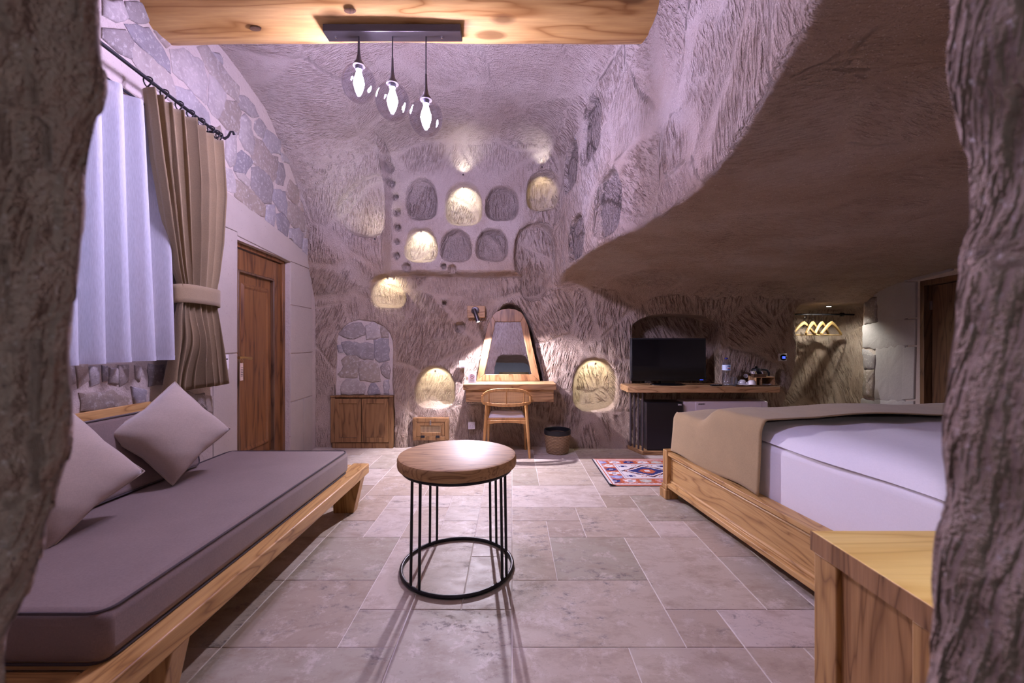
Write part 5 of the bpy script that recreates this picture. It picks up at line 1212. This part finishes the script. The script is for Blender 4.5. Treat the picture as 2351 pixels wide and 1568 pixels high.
# ------------------------------------------------------------------ kilim
rg = thing('kilim_rug', 'red white and navy patterned kilim rug at the foot of the bed', 'rug', (.845, 3.63, 0))
RW, RH = 1.30, .83; cs_ = .01
RC = {'orange': (0.50, 0.13, 0.06), 'ivory': (0.72, 0.66, 0.66), 'navy': (0.035, 0.04, 0.16), 'blue': (0.28, 0.32, 0.58), 'pink': (0.62, 0.34, 0.32), 'sage': (0.50, 0.48, 0.42), 'grey': (0.42, 0.40, 0.48), 'dark': (0.03, 0.02, 0.04)}
RK = list(RC)
def rug_col(u, v):
    d = min(u, RW - u, v, RH - v)
    if d < .018: return 'orange' if min(u, RW - u) > .02 else ('dark' if u < .008 else 'sage')
    if d < .028: return 'ivory'
    if d < .036: return 'orange'
    if d < .046: return 'ivory'
    if d < .056: return 'grey' if int((u + v) / .02) % 2 else 'ivory'
    if d < .060: return 'ivory'
    if d < .185:
        # star motifs along the border
        c = .1225
        def star(a, b_, k):
            a, b_ = abs(a), abs(b_)
            s = (a < .050 and b_ < .016) or (a < .036 and b_ < .032) or (a < .020 and b_ < .045) or (a < .060 and .022 < b_ < .034)
            if not s: return None
            col = ('navy', 'ivory', 'sage', 'pink', 'blue', 'ivory')[k % 6]
            if a < .018 and b_ < .008: return 'dark' if col in ('ivory', 'pink') else 'ivory'
            return col
        if min(v, RH - v) < .185:
            b_ = (v if v < RH / 2 else RH - v) - c; k = int(u / .142); r = star((u - (k + .5) * .142), b_, k + (0 if v > RH / 2 else 4))
        else:
            a = (u if u < RW / 2 else RW - u) - c; k = int((v - .185) / .118); r = star(a, (v - .185 - (k + .5) * .118), 5 - k + 2)
        return r or 'orange'
    if d < .195: return 'ivory'
    if d < .205: return 'grey'
    for mc in (.455, RW - .455):
        a, b_ = abs(u - mc), abs(v - RH / 2)
        q = a / .255 + b_ / .19 if True else 0
        st = round(a / .02) * .02 / .235 + round(b_ / .02) * .02 / .185
        if q < 1.0:
            if q > .93: return 'dark' if int((a + b_) / .016) % 2 else 'ivory'
            if q > .88: return 'dark'
            if q > .83: return 'orange'
            if q > .72: return 'ivory'
            if st > .42: return 'navy'
            if a < .022 and b_ < .022: return 'ivory'
            return 'orange'
        for (ou, ov) in ((.20, .15), (.20, -.15), (-.20, .15), (-.20, -.15)):
            a2, b2 = abs(u - mc - ou), abs(v - RH / 2 - ov)
            if (a2 < .04 and b2 < .008) or (a2 < .016 and b2 < .026) or (.02 < a2 < .045 and .012 < b2 < .022): return 'navy'
        for (ou, ov) in ((.08, .165), (-.08, .165), (.08, -.165), (-.08, -.165)):
            a2, b2 = abs(u - mc - ou), v - RH / 2 - ov
            if (a2 < .022 and 0 < b2 < .010) or (.012 < a2 < .022 and -.015 < b2 < .01): return 'orange'
    return 'ivory'
nu, nv = int(RW / cs_), int(RH / cs_)
zf = lambda x, y: .006 + (.018 * max(0, 1 - math.hypot(x, y) / .06))      # one corner curls up
vs_ = [(i * cs_, j * cs_, zf(i * cs_, j * cs_)) for j in range(nv + 1) for i in range(nu + 1)]
fs = [(j * (nu + 1) + i, j * (nu + 1) + i + 1, (j + 1) * (nu + 1) + i + 1, (j + 1) * (nu + 1) + i) for j in range(nv) for i in range(nu)]
me = bpy.data.meshes.new('pile'); me.from_pydata(vs_, [], fs)
for k in RK: me.materials.append(fabric('kilim_' + k, RC[k], 300, .95, .10, .4, 0))
me.polygons.foreach_set('material_index', [RK.index(rug_col((i + .5) * cs_, RH - (j + .5) * cs_)) for j in range(nv) for i in range(nu)]); me.update()
obj('pile', me, None, rg)
rbox('backing', M['sofa_dark'], rg, .0, RW, 0, RH, .0005, .0055, 0)
# ------------------------------------------------------------------ the room behind the doorway (seen in the mirror)
br = MB()
X0, X1, Y0, Y1, Z1 = -1.8, 1.8, -3.2, -.52, 2.5
br.add([(X0, Y0, 0), (X1, Y0, 0), (X1, Y0, Z1), (X0, Y0, Z1)], [(0, 1, 2, 3)]); br.add([(X0, Y0, 0), (X0, Y1, 0), (X0, Y1, Z1), (X0, Y0, Z1)], [(0, 1, 2, 3)]); br.add([(X1, Y0, 0), (X1, Y1, 0), (X1, Y1, Z1), (X1, Y0, Z1)], [(0, 1, 2, 3)])
br.box(X0, -.86, Y1 - .03, Y1, 0, Z1); br.box(.50, X1, Y1 - .03, Y1, 0, Z1); br.box(-.86, .50, Y1 - .03, Y1, 2.08, Z1)
o = br.build('wall_passage', M['greyroom'], smooth=0, recalc=False); o['kind'] = 'structure'
o = MB().box(X0, X1, Y0, Y1, Z1, Z1 + .1).build('ceiling_passage', M['whitepaint'], smooth=0); o['kind'] = 'structure'
o = MB().box(X0, X1, Y0, -.6, -.12, -.005).build('floor_passage', M['grout'], smooth=0); o['kind'] = 'structure'
d3 = struct('door_3'); rbox('door_frame', M['oakZ'], d3, .42, .52, Y0, Y0 + .06, 0, 2.2, .005); rbox('door_frame', M['oakZ'], d3, -.40, -.30, Y0, Y0 + .06, 0, 2.2, .005); rbox('door_frame', M['oakX'], d3, -.30, .42, Y0, Y0 + .06, 2.1, 2.2, .005); rbox('door_leaf', M['whitepaint'], d3, -.30, .42, Y0 + .005, Y0 + .04, .01, 2.1, .003)
pw = thing('passage_lamp', 'small black gooseneck lamp with a lit head seen in the mirror', 'wall lamp', (.32, -.75, 2.28))
MB().lathe([(0, 0), (.045, 0), (.045, .015), (0, .02)], n=24, M=Matrix.Rotation(math.pi, 4, 'X') @ Matrix.Translation((0, 0, -.22))).build('rosette', M['black'], pw)
MB().tube([(0, 0, .2), (0, 0, .08), (-.05, .0, .05), (-.12, 0, .04), (-.15, 0, -.02), (-.15, 0, -.08)], .007, 8).build('gooseneck', M['black'], pw)
MB().lathe([(0, .03), (.012, .03), (.034, -.03), (.034, -.05), (.030, -.05), (0, -.045)], c=(-.15, 0, -.10), n=24).build('shade', M['black'], pw); MB().lathe([(0, 0), (.028, 0), (.028, -.004), (0, -.004)], c=(-.15, 0, -.149), n=20).build('lens', M['led'], pw)
pc_ = thing('passage_ceiling_light', 'flat round ceiling light in the passage behind the doorway', 'ceiling light', (0, -1.7, Z1))
MB().lathe([(0, 0), (.16, 0), (.16, -.03), (0, -.03)], n=36).build('diffuser', plain('lit_diffuser', (1, 1, 1), .5, emit=45, ecol=(.82, .84, 1.0)), pc_)

# reading lamp over the nightstand, on the wall beside the doorway
rl_ = thing('reading_lamp', 'black gooseneck reading lamp on the rock above the nightstand', 'wall lamp', (1.15, .46, 1.42))
MB().lathe([(0, 0), (.045, 0), (.045, .015), (0, .02)], n=24, M=Matrix.Translation((0, -.01, 0)) @ Matrix.Rotation(-math.pi / 2, 4, 'X')).build('rosette', M['black'], rl_)
MB().tube([(0, 0, 0), (0, .08, .04), (.01, .16, .05), (.02, .22, .0), (.02, .24, -.06)], .007, 8).build('gooseneck', M['black'], rl_)
MB().lathe([(0, .03), (.012, .03), (.034, -.03), (.034, -.05), (.030, -.05), (0, -.045)], c=(.02, .24, -.09), n=24).build('shade', M['black'], rl_); MB().lathe([(0, 0), (.028, 0), (.028, -.004), (0, -.004)], c=(.02, .24, -.139), n=20).build('lens', M['led'], rl_)
spot('reading_beam', Vector((1.17, .70, 1.274)), Vector((1.40, 1.25, .66)), 16, (.98, .90, 1.0), 120, .6, .025, rl_)
